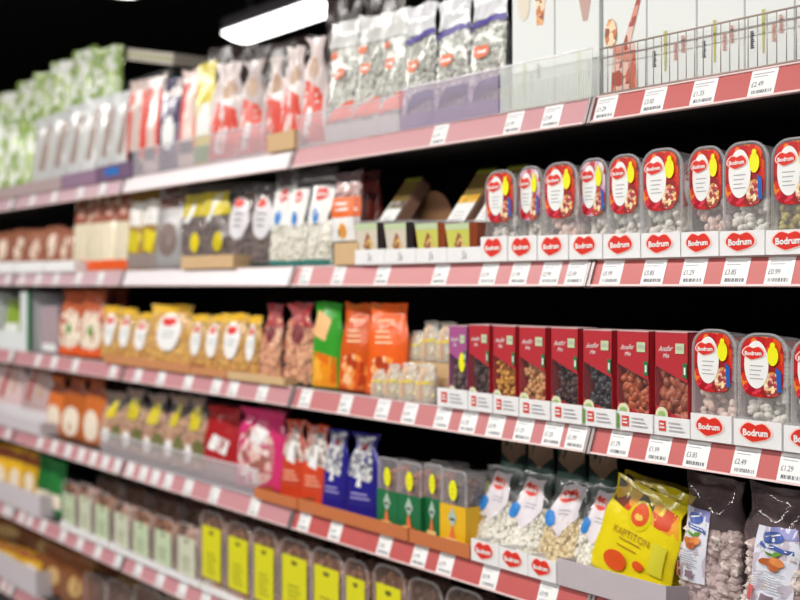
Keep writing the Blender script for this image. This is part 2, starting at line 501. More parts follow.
# ------------------------------------------------------------------ ceiling lamps
DIFF = M('lamp_diffuser', (255, 252, 246), 0.5, emit=9.0)
HOUS = M('lamp_housing', (150, 146, 154), 0.5)
def lamp(x0, x1, y, z, width, desc, watts=0):
    r = root_at('ceiling_lamp', ((x0+x1)/2, y, z)); L_ = (x1-x0)/2
    link('housing', bevel_box('housing', -L_, L_, -width/2, width/2, 0.02, 0.10, HOUS, 0.01), r)
    n = 10; V = []; Fc = []
    for i, x in enumerate((-L_+0.01, -L_+0.05, L_-0.05, L_-0.01)):
        for k in range(n+1):
            a = math.pi*k/n; s = 0.55 if i in (0, 3) else 1.0
            V.append((x, -math.cos(a)*width*0.48, 0.02-math.sin(a)*0.05*s))
    for i in range(3):
        for k in range(n): q = i*(n+1)+k; Fc.append((q, q+1, q+n+2, q+n+1))
    Fc += [tuple(range(n+1)), tuple(range(4*n+3, 3*n+2, -1))]
    link('diffuser', mesh('diffuser', V, Fc, DIFF, smooth=True), r)
    for s in (-1, 1):
        link('hanger', mesh('hanger', *boxvf(s*L_*0.7-0.006, s*L_*0.7+0.006, -0.006, 0.006, 0.10, 3.30-z), HOUS), r)
    if watts:
        la = bpy.data.lights.new('tube_light', 'AREA'); la.shape = 'RECTANGLE'; la.size = x1-x0; la.size_y = width
        la.energy = watts; la.color = (1.0, 0.97, 0.93)
        o = link('tube_light', la, r); o.location = (0, 0, -0.04)
    return reg(r, desc, 'ceiling lamp', 'lamps under the black ceiling')
lamp(-6.28, -5.28, 1.94, 2.86, 0.22, 'long glowing ceiling lamp seen above the crumpled bags')
r = root_at('pendant_lamp', (-5.93, 1.085, 2.962), scale=(0.55, 0.55, 0.87))
V = []; Fc = []; n = 24
for j, (rr, zz) in enumerate(((0.0, -0.05), (0.10, -0.042), (0.17, -0.02), (0.2, 0.02))):
    for k in range(n): V.append((rr*math.cos(2*math.pi*k/n), rr*math.sin(2*math.pi*k/n), zz))
for j in range(3):
    for k in range(n): a = j*n+k; b = j*n+(k+1) % n; Fc.append((a, b, b+n, a+n))
link('diffuser', mesh('diffuser', V, Fc, DIFF, smooth=True), r)
V = []; Fc = []
for j, (rr, zz) in enumerate(((0.21, 0.015), (0.21, 0.05), (0.12, 0.12), (0.015, 0.14), (0.015, 0.375))):
    for k in range(n): V.append((rr*math.cos(2*math.pi*k/n), rr*math.sin(2*math.pi*k/n), zz))
for j in range(4):
    for k in range(n): a = j*n+k; b = j*n+(k+1) % n; Fc.append((a, b, b+n, a+n))
link('housing', mesh('housing', V, Fc, HOUS, smooth=True), r)
reg(r, 'round glowing lamp cut off by the top edge of the picture', 'ceiling lamp', 'lamps under the black ceiling')
for k, (y, z, x0, x1, wt) in enumerate(LAMP_ROWS):
    lamp(x0, x1, y, z, 0.22, ['long ceiling lamp hung over the aisle before the shelves', 'long unseen ceiling lamp added to fill light from across the aisle'][k], wt)

# ------------------------------------------------------------------ shelving
BOARD = M('shelf_board', (60, 57, 58), 0.5, var=0.1)
BACK = M('back_panel', (20, 19, 20), 0.8)
RAILW = M('rail_lip', (226, 200, 198), 0.35, coat=0.2)
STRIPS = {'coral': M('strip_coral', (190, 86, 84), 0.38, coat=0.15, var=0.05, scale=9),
          'rose': M('strip_rose_glare', (194, 116, 118), 0.38, coat=0.2, var=0.05, scale=9),  # rose, pink and pale put lamp glare on coral rails into the colour
          'pink': M('strip_pink_glare', (200, 142, 148), 0.35, coat=0.25, var=0.04, scale=9),
          'pale': M('strip_pale_glare', (206, 172, 180), 0.35, coat=0.25, var=0.03, scale=9),
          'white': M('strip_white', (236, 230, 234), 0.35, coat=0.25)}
CAP = M('rail_cap', (150, 140, 140), 0.35, metal=0.6)
EDGES = [-0.493, -1.493, -2.493, -3.493, -4.493, -5.493, -6.493]
TILT = 0.016
def rail_pt(h, o=0.0):      # point on the leaning rail face: height fraction h, o metres proud of it
    n = Vector((0, -RH, TILT)).normalized()
    return Vector((0, TILT*h, RH*h))+n*o
def sweep(prof, x0, x1):
    n = len(prof); V = [(x0, p[1], p[2]) for p in prof]+[(x1, p[1], p[2]) for p in prof]
    Fc = [(i, (i+1) % n, n+(i+1) % n, n+i) for i in range(n)]+[tuple(range(n-1, -1, -1)), tuple(range(n, 2*n))]
    return V, Fc
PRICES = ['£1.99', '£1.79', '£3.85', '£1.29', '£2.99', '£1.35', '£0.99', '£2.49']
TAGW = 0.048
_tags = {}
def tag_mesh(price):
    if price in _tags: return _tags[price]
    mb = MB(); R = lambda x, h, o: (x, rail_pt(h, o).y, rail_pt(h, o).z)
    def quad(x0, x1, h0, h1, o, i): mb.add([R(x0, h0, o), R(x1, h0, o), R(x1, h1, o), R(x0, h1, o)], [(0, 1, 2, 3)], i)
    w = TAGW/2
    quad(-w, w, 0.06, 0.97, 0.0014, 0)
    for x in (-w, w): mb.add([R(x, 0.06, 0.0002), R(x, 0.06, 0.0014), R(x, 0.97, 0.0014), R(x, 0.97, 0.0002)], [(0, 1, 2, 3)], 0)
    mb.add([R(-w, 0.97, 0.0002), R(w, 0.97, 0.0002), R(w, 0.97, 0.0014), R(-w, 0.97, 0.0014)], [(0, 1, 2, 3)], 0)
    quad(-w*0.8, w*0.75, 0.80, 0.83, 0.0017, 1); quad(-w*0.8, w*0.3, 0.71, 0.735, 0.0017, 1)
    TV, TF = text_vf(price, 0.0)
    mb.add([R(-w*0.38+x*TAGW*0.44, 0.47+y*TAGW*0.44/0.0487*1.25, 0.0017) for x, y in TV], TF, 2)
    rnd = random.Random(price); x = -w*0.72
    while x < w*0.78:
        e = rnd.choice((0.0006, 0.0012, 0.0018)); quad(x, x+e, 0.14, 0.26, 0.0017, 2); x += e+rnd.choice((0.0007, 0.0012, 0.002))
    _tags[price] = mb.mesh('price_tag', [PAPER, GREYINK, INK])
    return _tags[price]
TAGS = {1: [10, 30, 52, 78, 100, 437, 511, 549, 603, 651, 701, 760],
        2: [6, 20, 36, 54, 76, 98, 303, 336, 380, 438, 486, 517, 548, 577, 609, 651, 691, 733, 777],
        3: [12, 36, 52, 73, 111, 136, 159, 186, 214, 231, 260, 303, 343, 380, 407, 440, 466, 493, 521, 550, 579, 617, 656, 694, 743, 790],
        4: [6, 38, 52, 66, 79, 91, 103, 115, 128, 141, 153, 166, 186, 212, 252, 302, 333, 382, 417, 443, 487, 545, 640, 690],
        5: [4, 12, 20, 28, 41, 61, 78, 96, 116, 136, 158, 180, 203, 232, 262, 295, 330],
        6: [2, 10]}
STRIP = {1: ['coral', 'pink', 'white', 'pale', 'pale', 'pale'], 2: ['coral', 'rose', 'white', 'pale', 'pale', 'pale'],  # pink tones grow paler leftward, glare held in the strip colour
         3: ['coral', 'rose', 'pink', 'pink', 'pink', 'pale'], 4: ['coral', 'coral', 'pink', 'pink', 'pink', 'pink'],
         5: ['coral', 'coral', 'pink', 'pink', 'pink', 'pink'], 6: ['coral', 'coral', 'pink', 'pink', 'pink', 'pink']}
BAYN = ['nearest bay on the right', 'second bay from the right', 'third bay from the right', 'fourth bay from the right', 'fifth bay from the right', 'farthest bay on the left']
LEVN = {1: 'top', 2: 'second', 3: 'third', 4: 'fourth', 5: 'fifth', 6: 'lowest'}
rt = random.Random(3)
DEPTH = 0.44
for row in RB:
    for bay in range(6):
        if row == 6 and bay in (0, 1, 2): continue
        if row == 5 and bay == 0: continue
        x1, x0 = EDGES[bay], EDGES[bay+1]; b = RB[row]
        root = root_at('shelf', ((x0+x1)/2, 0, b)); hw = (x1-x0)/2-0.0015
        mb = MB(); mb.box(-hw, hw, TILT+0.004, DEPTH, RH-0.028, RH)
        link('board', mb.mesh('board', BOARD), root)
        pf = [rail_pt(0.0, -0.004), rail_pt(-0.02, 0.0035), rail_pt(0.05, 0.0035), rail_pt(0.05, 0.0), rail_pt(0.955, 0.0), rail_pt(0.955, 0.003), rail_pt(1.015, 0.003), rail_pt(1.015, -0.004)]
        rail = link('price_rail', mesh('price_rail', *sweep(pf, -hw, hw), RAILW), root)
        pf = [rail_pt(0.06, 0.0001), rail_pt(0.06, 0.0008), rail_pt(0.95, 0.0008), rail_pt(0.95, 0.0001)]
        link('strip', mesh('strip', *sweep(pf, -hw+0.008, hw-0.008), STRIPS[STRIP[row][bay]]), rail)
        for s in (-1, 1):
            pf = [rail_pt(-0.03, 0.0045), rail_pt(1.02, 0.0045), rail_pt(1.02, -0.005), rail_pt(-0.03, -0.005)]
            a = sorted((s*hw, s*(hw-0.007)))
            link('end_cap', mesh('end_cap', *sweep(pf, *a), CAP), root)
        for px in TAGS[row]:
            X = wx(px, 0.0)
            if x0+0.03 < X < x1-0.03 or (x0 < X < x1):
                X = min(max(X, x0+0.035), x1-0.035)
                o = link('price_tag', tag_mesh(rt.choice(PRICES)), rail); o.location = (X-(x0+x1)/2, 0, 0)
        reg(root, f'{LEVN[row]} shelf of the {BAYN[bay]}, {STRIP[row][bay]} price rail as lit', 'shelf', 'shelves of the shelving run')
for bay in range(6):
    x1, x0 = EDGES[bay], EDGES[bay+1]
    root = root_at('shelving_frame', ((x0+x1)/2, DEPTH+0.002, 0))
    link('back_panel', bevel_box('back_panel', -0.499, 0.499, 0, 0.02, 0.05, 1.95, BACK, 0.002), root)
    link('upright', mesh('upright', *boxvf(-0.5, -0.46, 0.022, 0.07, 0, 1.97), BACK), root)
    link('base_plinth', mesh('base_plinth', *boxvf(-0.499, 0.499, -0.40, 0.0, 0.0, 0.20), BOARD), root)
    reg(root, f'black back frame of the {BAYN[bay]}', 'shelving', 'frames of the shelving run')

# ================================================================== products
# ---- contents and films
C_PALE = multi('fruit_pale', [(232, 230, 220), (246, 244, 238), (224, 220, 206), (240, 232, 224)], rough=0.6)
C_OLIVE = multi('fruit_olive', [(188, 172, 84), (206, 190, 110), (160, 140, 66)], rough=0.5)
C_ROSE = multi('fruit_rose', [(230, 200, 188), (242, 222, 212), (212, 170, 152)], rough=0.5)
C_RAISIN = multi('fruit_raisin', [(58, 34, 34), (92, 58, 58), (40, 24, 26)], rough=0.4)
C_GOLD = multi('fruit_gold', [(214, 150, 48), (232, 178, 70), (190, 116, 30)], rough=0.4)
C_MULB = multi('fruit_mulberry', [(206, 148, 92), (226, 176, 120), (176, 112, 62)], rough=0.5)
C_PRUNE = multi('fruit_prune', [(44, 38, 48), (66, 58, 66), (28, 24, 32)], rough=0.35)
C_FIG = multi('fruit_fig', [(164, 72, 34), (196, 96, 48), (120, 48, 24)], rough=0.35)
C_APRI = multi('fruit_apricot', [(168, 84, 58), (190, 108, 78), (142, 66, 44)], rough=0.4)
C_SEED = multi('seed_striped', [(226, 228, 218), (186, 188, 178), (240, 240, 232), (150, 150, 142)], rough=0.6)
C_PUMP = multi('seed_pumpkin', [(238, 234, 216), (248, 246, 238), (222, 216, 194)], rough=0.5)
C_PIST = multi('nut_pistachio', [(226, 202, 152), (240, 222, 180), (200, 172, 118)], rough=0.5)
C_CAND = M('candied_almond', (226, 212, 204), 0.7, var=0.22, bump=1.0, scale=170)
C_PEAN = multi('nut_peanut', [(228, 160, 116), (244, 190, 146), (206, 126, 84)], rough=0.45)
C_DARK = multi('nut_dark', [(96, 76, 70), (130, 106, 98), (74, 56, 52)], rough=0.5)
C_BROWN = multi('nut_brown', [(190, 140, 106), (216, 170, 132), (160, 110, 80)], rough=0.5)
C_YELLOW = multi('corn_yellow', [(226, 168, 52), (240, 196, 92), (206, 140, 34)], rough=0.4)
COLLAGE = multi('label_collage', [(206, 34, 26), (226, 84, 26), (190, 24, 30), (236, 130, 40), (150, 30, 34), (214, 52, 30)], 'cell', 70, 0.35)
FRUITS = multi('label_fruits', [(246, 214, 150), (196, 60, 60), (238, 190, 170), (250, 236, 200), (206, 140, 60), (150, 60, 60)], 'cell', 150, 0.35)
BERRY = multi('label_berry', [(196, 24, 44), (226, 60, 80), (168, 18, 36)], 'cell', 120, 0.3)
CRIM = M('carton_crimson', (184, 44, 54), 0.4, var=0.04)
CRIMTOP = M('carton_lid', (232, 196, 196), 0.35)
PLUM = M('carton_plum', (168, 84, 140), 0.4, var=0.05)

# ---- clear tubs with the red heart badge
LILCOL = multi('label_collage_lilac', [(214, 176, 196), (238, 220, 228), (196, 70, 70), (226, 150, 150), (206, 60, 40), (190, 150, 180)], 'cell', 70, 0.35)
def tubparts(fig, col=COLLAGE):
    p = [('label', ('sup', 0, 0.695, 0.87, 0.272, 3.6), col), ('label>berries', ('ell', -0.38, 0.50, 0.36, 0.065), BERRY),
         ('label>fruit', ('sup', 0.42, 0.545, 0.34, 0.11, 2.4), FRUITS)]
    if fig: p.append(('label>figure', ('quad', [(0.62, 0.48), (0.79, 0.48), (0.77, 0.66), (0.56, 0.70)], 3), BLUE))
    p += [('label>oval', ('ell', -0.20, 0.715, 0.49, 0.215), WHITE), ('label>lines', ('lines', -0.46, 0.08, [0.70, 0.66, 0.62, 0.585], 0.008), GREYINK),
          ('label>logo', ('logo', -0.30, 0.815, 0.42, 0.072), RED), ('label>sticker', ('sup', 0.47, 0.80, 0.22, 0.088, 2.0), YEL), ('label>sticker_knob', ('ell', 0.47, 0.89, 0.10, 0.03), YEL)]
    return p
TN = (0.082, 0.172, 0.062)
def tub(key, fill, fig, col=COLLAGE, name='fruit_tub'):
    return key, (lambda: make_clam(name, *TN, parts=tubparts(fig, col), fill=(fill, 95, 0.0072, 0.04, 0.48, (1, 0.8, 0.7)), seed=len(key))), TN
T_PALE = tub('tub_a', C_PALE, False); T_FIG = tub('tub_bb', C_PALE, True); T_ROSE = tub('tub_ccc', C_ROSE, False); T_OLIVE = tub('tub_dddd', C_OLIVE, False)
T_LIL = tub('tub_ffffff', C_PALE, True, LILCOL)
T_ROSEF = tub('tub_eeeee', C_ROSE, True)
G2 = 'clear fruit tubs on the second shelf'
row2 = [(T_OLIVE, 771, 819, 137, 0.030), (T_FIG, 723, 769, 141, 0.024), (T_ROSE, 688, 724, 146, 0.040), (T_PALE, 641, 683, 148, 0.026), (T_PALE, 608, 641, 154, 0.036),
        (T_LIL, 579, 608, 158, 0.040), (T_ROSE, 543, 578, 162, 0.026), (T_LIL, 518, 542, 166, 0.040), (T_FIG, 485, 516, 170, 0.026)]
for (k, mk, nm), x0, x1, yt, sb in row2:
    put(k, mk, nm, x0, x1, yt, 2, sb, 'clear fruit tub with lilac collage label on second shelf' if k == 'tub_ffffff' else 'clear fruit tub with red collage label on second shelf', 'fruit tub', G2, front=True, dz=0.002, rz=random.uniform(-0.03, 0.03))
for (k, mk, nm), x0, x1, yt in ((T_OLIVE, 676, 712, 157), (T_ROSE, 634, 667, 163), (T_PALE, 570, 598, 170), (T_PALE, 535, 560, 174)):
    put(k, mk, nm, x0+4, x1+4, yt, 2, 0.125, 'clear fruit tub standing behind the front row of tubs', 'fruit tub', 'fruit tubs in the second row back', front=True, dz=0.002)

# ---- display trays (open cardboard)
def tray(x0, x1, row, setback, hpx, d, mat, desc, badge=None, hs=0.7, name='display_tray', lift=0.0, group='cardboard display trays'):
    """front panel, low sides and base; badge draws on the front panel"""
    a, b = wx(x0, setback), wx(x1, setback)
    xm = (x0+x1)/2
    h = hpx*(wz(xm, 0, setback)-wz(xm, 1, setback)); w = b-a; t = 0.0016
    root = root_at(name, ((a+b)/2, setback, base(row)+lift))
    link('front_panel', bevel_box('front_panel', -w/2, w/2, 0, t, 0, h, mat, 0.0004), root)
    mb = MB(); mb.box(-w/2, w/2, t, d, 0, t)
    for s in (-1, 1):
        xa, xb = sorted((s*w/2, s*(w/2-t)))
        mb.add([(xa, t, t), (xb, t, t), (xb, d, t), (xa, d, t), (xa, t, h), (xb, t, h), (xb, d, h*hs), (xa, d, h*hs)], [(0, 1, 2, 3), (4, 5, 6, 7), (0, 1, 5, 4), (1, 2, 6, 5), (2, 3, 7, 6), (3, 0, 4, 7)])
    link('tray_body', mb.mesh('tray_body', mat), root)
    if badge: add_parts(root, flat_surf(w, h, -0.0002), badge, w/2/h)
    return reg(root, desc, 'display tray', group)
cent = [793, 738, 700, 661, 620, 585, 552, 522, 493]
ed = [816, 765, 719, 680.5, 640.5, 602.5, 568.5, 537, 507.5, 480]
for i, c in enumerate(cent):
    tray(ed[i+1]+0.5, ed[i]-0.5, 2, 0.003, 25, 0.19, CARD, 'white card tray with red heart badge on second shelf', [('logo', ('logo', -0.05, 0.54, 0.64, 0.46), RED)])

# ---- third shelf: tubs and red cartons
G3 = 'clear fruit tubs on the third shelf'
for (k, mk, nm), x0, x1, yt, sb in ((T_PALE, 791, 842, 338, 0.028), (T_FIG, 738, 788, 333, 0.026), (T_ROSEF, 692, 736, 329, 0.026)):
    put(k, mk, nm, x0, x1, yt, 3, sb, 'clear fruit tub with red collage label on third shelf', 'fruit tub', G3, front=True, dz=0.002)
for (k, mk, nm), x0, x1, yt in ((T_ROSE, 770, 812, 338), (T_ROSE, 722, 762, 334)):
    put(k, mk, nm, x0, x1, yt, 3, 0.125, 'clear fruit tub in the back row of the third shelf', 'fruit tub', 'fruit tubs in the second row back', front=True, dz=0.002)
for x0, x1 in ((783, 836), (733, 782), (690, 732)):
    tray(x0+0.5, x1-0.5, 3, 0.003, 27, 0.19, CARD, 'white card tray with red heart badge on third shelf', [('logo', ('logo', -0.05, 0.54, 0.64, 0.44), RED)])
CN = (0.080, 0.170, 0.052)
def cart(key, fm, size, mat=CRIM, fl=(1, 0.7, 0.6)):
    return key, (lambda: make_window_carton('fruit_carton', *CN, mat, fm, size, len(key)*3, CRIMTOP, fl)), CN
for (k, mk, nm), x0, x1, yt, what in ((cart('c1', C_APRI, 0.013), 655, 688, 332, 'pale brown apricots'), (cart('c22', C_FIG, 0.012), 617, 649, 331, 'orange brown figs'),
        (cart('c333', C_PRUNE, 0.010), 583, 612, 330, 'black prunes'), (cart('c4444', C_RAISIN, 0.008), 551, 578, 328, 'dark raisins'),
        (cart('c55555', C_MULB, 0.007), 519, 545.5, 327, 'small tan mulberries'), (cart('c666666', C_GOLD, 0.007), 493, 515.5, 326, 'golden yellow raisins'),
        (cart('c7777777', C_RAISIN, 0.009), 469, 489.5, 325, 'brown dates'), (cart('c88888888', C_DARK, 0.009, PLUM), 449, 467, 326, 'mixed fruit')):
    what = ('purple' if 'mixed' in what else 'dark red')+f' carton with slanted window showing {what}'
    put(k, mk, nm, x0, x1, yt, 3, 0.022, what, 'carton', 'window cartons of dried fruit', front=True, dz=0.002)
st = PROTO['c88888888']; add_parts(st, flat_surf(CN[0], CN[1], -CN[2]/2), [('sticker', ('ell', 0.45, 0.55, 0.32, 0.12), YEL)], 0.3)
STAMP = M('tray_stamp', (214, 70, 60), 0.5)
for i, (x0, x1) in enumerate(((654, 690), (617, 653), (583, 616), (551, 582), (519, 550), (493, 518.5), (468, 492.5), (437, 467.5))):
    bd = [('stamp', ('quad', [(-0.72, 0.25), (-0.32, 0.25), (-0.32, 0.8), (-0.72, 0.8)], 2), STAMP), ('stamp>stamp_print', ('lines', -0.66, -0.38, [0.40, 0.58], 0.08), WHITE),
          ('print', ('lines', -0.15, 0.75, [0.3, 0.5, 0.7], 0.05), GREYINK)]
    if i in (1, 2): bd.append(('stripe', ('quad', [(-0.98, 0.1), (-0.85, 0.1), (-0.85, 0.9), (-0.98, 0.9)], 2), LEAF))
    tray(x0+0.3, x1-0.3, 3, 0.003, 19, 0.10, CARD, 'white printed card tray with small red stamp under cartons', bd)

# ---- small ribboned nut packs
RIB = M('ribbon_yellow', (226, 204, 60), 0.35)
MILKF = clear('milky_film', milk=0.5, rough=0.1, milkcol=(236, 230, 220))
NN = (0.062, 0.075, 0.045)
NR = [('ribbon', ('quad', [(-1, 0.44), (1, 0.50), (1, 0.58), (-1, 0.52)], 8), RIB), ('header', ('quad', [(-0.2, 0.1), (0.2, 0.1), (0.2, 0.9), (-0.2, 0.9)], 6), C_BROWN)]
kn = ('nutpack', lambda: make_pouch('nut_pack', *NN, MILKF, NR, (C_PIST, 40, 0.006, 0.05, 0.8, (1, 0.7, 0.7)), seed=5, top=0.03, crumple=0.004, bottom=0.95), NN)
for x0, x1, yt, sb, dz in ((419, 437, 364, 0.012, 0), (402, 419, 363, 0.012, 0), (388, 402, 364, 0.014, 0), (375, 388, 366, 0.014, 0)):
    put(*kn, x0, x1, yt, 3, sb, 'small clear nut pack tied with yellow ribbon, lower tier', 'nut pack', 'small ribboned nut packs', dz=dz)
for x0, x1, yt in ((440, 458, 322), (424, 441, 321), (412, 425, 331), (400, 412, 333)):
    put(*kn, x0, x1, yt, 3, 0.065, 'small clear nut pack with ribbon raised on the back tier', 'nut pack', 'small ribboned nut packs', dz=0.082)
a, b = wx(398, 0.06), wx(452, 0.06)
o = link('riser_box', bevel_box('riser_box', a, b, 0.062, 0.16, base(3), base(3)+0.081, TANCARD, 0.001)); reg(o, 'tan card riser box under the back tier of ribboned packs', 'box')

# ---- generic pouch table
def P_(key, nominal, film, parts, fill=None, name='snack_bag', nu=16, nv=20, bits=None, **sf):
    sd = sf.pop('seed', 0); sf['crumple'] = sf.get('crumple', 0.005)*1.35
    return key, (lambda var=0: make_pouch(name, *nominal, film, parts, fill, bits, seed=sd+37*var, nu=nu, nv=nv, **sf)), nominal
def Q(u0, u1, v0, v1, n=8): return ('quad', [(u0, v0), (u1, v0), (u1, v1), (u0, v1)], n)
def rowof(spec, items, row, desc, cat, group, **kw):
    for i, it in enumerate(items):
        x0, x1, yt, sb = it[:4]; var = i % 3
        k = spec[0]+str(var); mk = (lambda v=var: spec[1](v)) if spec[1] else None
        e = (x1-x0)*0.03
        put(k, mk, spec[2], x0+e, x1-e, yt, row, sb, desc, cat, group, rz=0.16+random.uniform(-0.05, 0.05), ry=random.uniform(-0.03, 0.03), rx=random.uniform(-0.06, -0.02), sd=0.68, **kw)

# third shelf pouches
OPF = M('foil_orange', (236, 98, 30), 0.25, coat=0.4)
sp = P_('orangepouch', (0.12, 0.19, 0.05), OPF, [('picture', ('sup', 0, 0.22, 0.8, 0.2, 2.5), multi('pic_apricot', [(226, 90, 30), (244, 150, 70), (250, 200, 150), (180, 60, 20)], 'cell', 50, 0.3)),
        ('title', ('lines', -0.5, 0.4, [0.56, 0.62, 0.68, 0.8], 0.02), M('print_cream', (250, 214, 170), 0.4)), ('seal', Q(-1, 1, 0.93, 0.995), M('foil_orange_dark', (214, 110, 44), 0.3))],
        name='fruit_pouch', seed=11, top=0.10, crumple=0.004)
rowof(sp, [(369, 406, 304, 0.02), (341, 371, 304, 0.025)], 3, 'shiny orange foil pouch of dried fruit', 'pouch', 'orange pouches')
sp = P_('greenpouch', (0.10, 0.19, 0.05), M('foil_green', (58, 160, 44), 0.25, coat=0.4), [('picture', ('quad', [(-0.98, 0.02), (0.98, 0.02), (0.98, 0.36), (-0.98, 0.44)], 8), multi('pic_orange', [(240, 150, 30), (250, 180, 60), (226, 110, 20)], 'cell', 45, 0.3)),
        ('flash', ('quad', [(-0.95, 0.62), (0.1, 0.55), (0.4, 0.80), (-0.9, 0.92)], 6), M('print_peach', (246, 190, 130), 0.35))], name='fruit_pouch', seed=12, top=0.08, crumple=0.003)
rowof(sp, [(314, 341, 303, 0.025)], 3, 'green foil pouch with orange fruit picture', 'pouch', None)
MAR = M('print_maroon', (168, 34, 36), 0.3)
sp = P_('peanut', (0.12, 0.19, 0.06), FILM, [('header', Q(-1, 1, 0.70, 0.995), MAR), ('label', ('ell', 0.0, 0.62, 0.4, 0.12), M('print_wine', (120, 30, 40), 0.4)), ('strip', Q(-0.98, -0.78, 0.08, 0.7), MAR)],
        (C_PEAN, 150, 0.0085, 0.03, 0.80, (1, 0.8, 0.75)), name='peanut_bag', seed=13, top=0.16, crumple=0.008, neck=0.35)
rowof(sp, [(287, 314, 303, 0.02), (262, 281, 304, 0.025)], 3, 'clear bag of peanuts with maroon header', 'peanut bag', 'peanut bags')
sp = P_('yelloval', (0.13, 0.16, 0.05), FILM, [('header', Q(-1, 1, 0.86, 0.995), M('print_gold', (240, 190, 40), 0.35)), ('label', ('ell', 0.0, 0.56, 0.52, 0.30), WHITE), ('label>badge', ('heart', 0.0, 0.72, 0.3, 0.09), RED), ('label>lines', ('lines', -0.3, 0.3, [0.55, 0.48], 0.02), GREYINK)],
        (C_YELLOW, 110, 0.009, 0.03, 0.86, (1, 0.7, 0.6)), name='corn_bag', seed=14, top=0.12, crumple=0.004)
rowof(sp, [(246, 261, 316, 0.03), (222, 247, 314, 0.03), (205, 224, 315, 0.03), (190, 207, 315, 0.03), (152, 190, 305, 0.03), (133, 152, 313, 0.035), (119, 134, 308, 0.035), (104, 120, 306, 0.035)], 3, 'clear bag of yellow corn with white oval label', 'snack bag', 'yellow bags with oval labels', dz=0.003)
sp = P_('orangewhite', (0.15, 0.21, 0.06), M('foil_redorange', (206, 104, 66), 0.3), [('label', ('sup', -0.05, 0.40, 0.78, 0.30, 2.4), M('print_offwhite', (240, 226, 206), 0.4)), ('band', Q(-1, 1, 0.02, 0.14), ORANGE), ('label>badge', ('ell', 0, 0.4, 0.2, 0.08), LEAF)], name='snack_bag', seed=15, top=0.14, nu=12, nv=14, neck=0.35, crumple=0.01)
rowof(sp, [(84, 106, 290, 0.03), (62, 85, 289, 0.03)], 3, 'red orange foil bag with cream label on third shelf', 'snack bag', 'red orange foil bags')
rowof(sp, [(112, 126, 289, 0.14), (97, 111, 287, 0.14)], 3, 'red orange foil bag behind the front bags of third shelf', 'snack bag', 'red orange foil bags')
for x0, x1, hp in ((104, 190, 9), (191, 226, 8), (227, 284, 8)):
    tray(x0, x1, 3, 0.003, hp, 0.16, KRAFT if x1 < 230 else TANCARD, 'brown card tray holding the yellow corn bags')
# white bins, far left of the third shelf
def open_bin(x0, x1, row, sb, ytop, hf, d, mat, desc, stripe=None):
    a, b = wx(x0, sb), wx(x1, sb); w = b-a; h = wz((x0+x1)/2, ytop, sb)-base(row); t = 0.006
    r = root_at('display_bin', ((a+b)/2, sb, base(row)))
    for s in (-1, 1):
        xa, xb = sorted((s*w/2, s*(w/2-0.07))); link('side_panel', bevel_box('side_panel', xa, xb, 0, d, 0, h, mat, 0.001), r)
    link('front_panel', bevel_box('front_panel', -w/2+0.0702, w/2-0.0702, 0.001, t, 0, hf*h, mat, 0.001), r)
    link('back_wall', bevel_box('back_wall', -w/2+0.0702, w/2-0.0702, d-t, d, 0, h, mat, 0.001), r)
    if stripe: link('stripe', bevel_box('stripe', w/2+0.0005, w/2+0.016, -0.001, 0.012, 0.0, h, stripe, 0.001), r)
    return reg(r, desc, 'display bin')
open_bin(-16, 27, 3, 0.02, 292, 0.32, 0.2, M('bin_white', (226, 230, 232), 0.5), 'white open display bin with green edge on third shelf', GREEN)
o = make_carton('storage_box', 0.17, 0.17, 0.2, M('carton_lilac', (170, 150, 158), 0.6), [('print', Q(-0.8, 0.8, 0.05, 0.2, 2), PAPER)])
o.location = (wx(49, 0.05), 0.15, base(3)); reg(o, 'lilac grey storage box beside the white bin', 'box')
sp = P_('binbag', (0.12, 0.15, 0.05), M('foil_lime', (150, 176, 60), 0.35), [('label', Q(-0.7, 0.7, 0.2, 0.5), WHITE)], seed=16, nu=10, nv=12)
xa, xb = wx(-16, 0.02)+0.085, wx(27, 0.02)-0.085
rowof(sp, [(pxof(xa, 0.085), pxof((xa+xb)/2-0.008, 0.085), 300, 0.06), (pxof((xa+xb)/2+0.008, 0.085), pxof(xb, 0.085), 298, 0.06)], 3, 'lime green bag inside the white display bin', 'snack bag', 'lime bags in the bin')

# ---- second shelf, middle and left
ORB = M('print_tangerine', (240, 110, 36), 0.35)
sp = P_('orangelab', (0.10, 0.15, 0.05), LILACFILM, [('panel', Q(-0.95, 0.95, 0.03, 0.36), WHITE), ('panel>picture', ('ell', 0.1, 0.17, 0.28, 0.11), multi('pic_nut', [(226, 150, 60), (60, 50, 40), (240, 190, 110)], 'cell', 60, 0.4)), ('band', Q(-0.97, 0.97, 0.36, 0.64), ORB), ('band>title', ('lines', -0.4, 0.5, [0.45, 0.53], 0.035), WHITE)],
        (C_ROSE, 40, 0.008, 0.35, 0.85, (1, 0.8, 0.7)), seed=21, top=0.06, crumple=0.004)
put(*sp, 334, 364, 172, 2, 0.03, 'clear bag with orange band and white panel on tan box', 'snack bag', None, dz=0.052)
sp2 = P_('redpack', (0.10, 0.15, 0.05), M('foil_brick', (120, 48, 40), 0.4), [('label', Q(-0.6, 0.6, 0.2, 0.6), M('print_rust', (176, 70, 50), 0.4))], seed=22, nu=10, nv=12)
put(*sp2, 358, 382, 171, 2, 0.10, 'dark brick red bag behind the orange banded bag', 'snack bag', None, dz=0.052)
a, b = wx(333, 0.004), wx(357.5, 0.004)
o = link('tan_box', bevel_box('tan_box', a, b, 0.006, 0.2, base(2), base(2)+0.051, TANCARD, 0.0015)); reg(o, 'plain tan cardboard box at the shelf edge under orange banded bag', 'box')
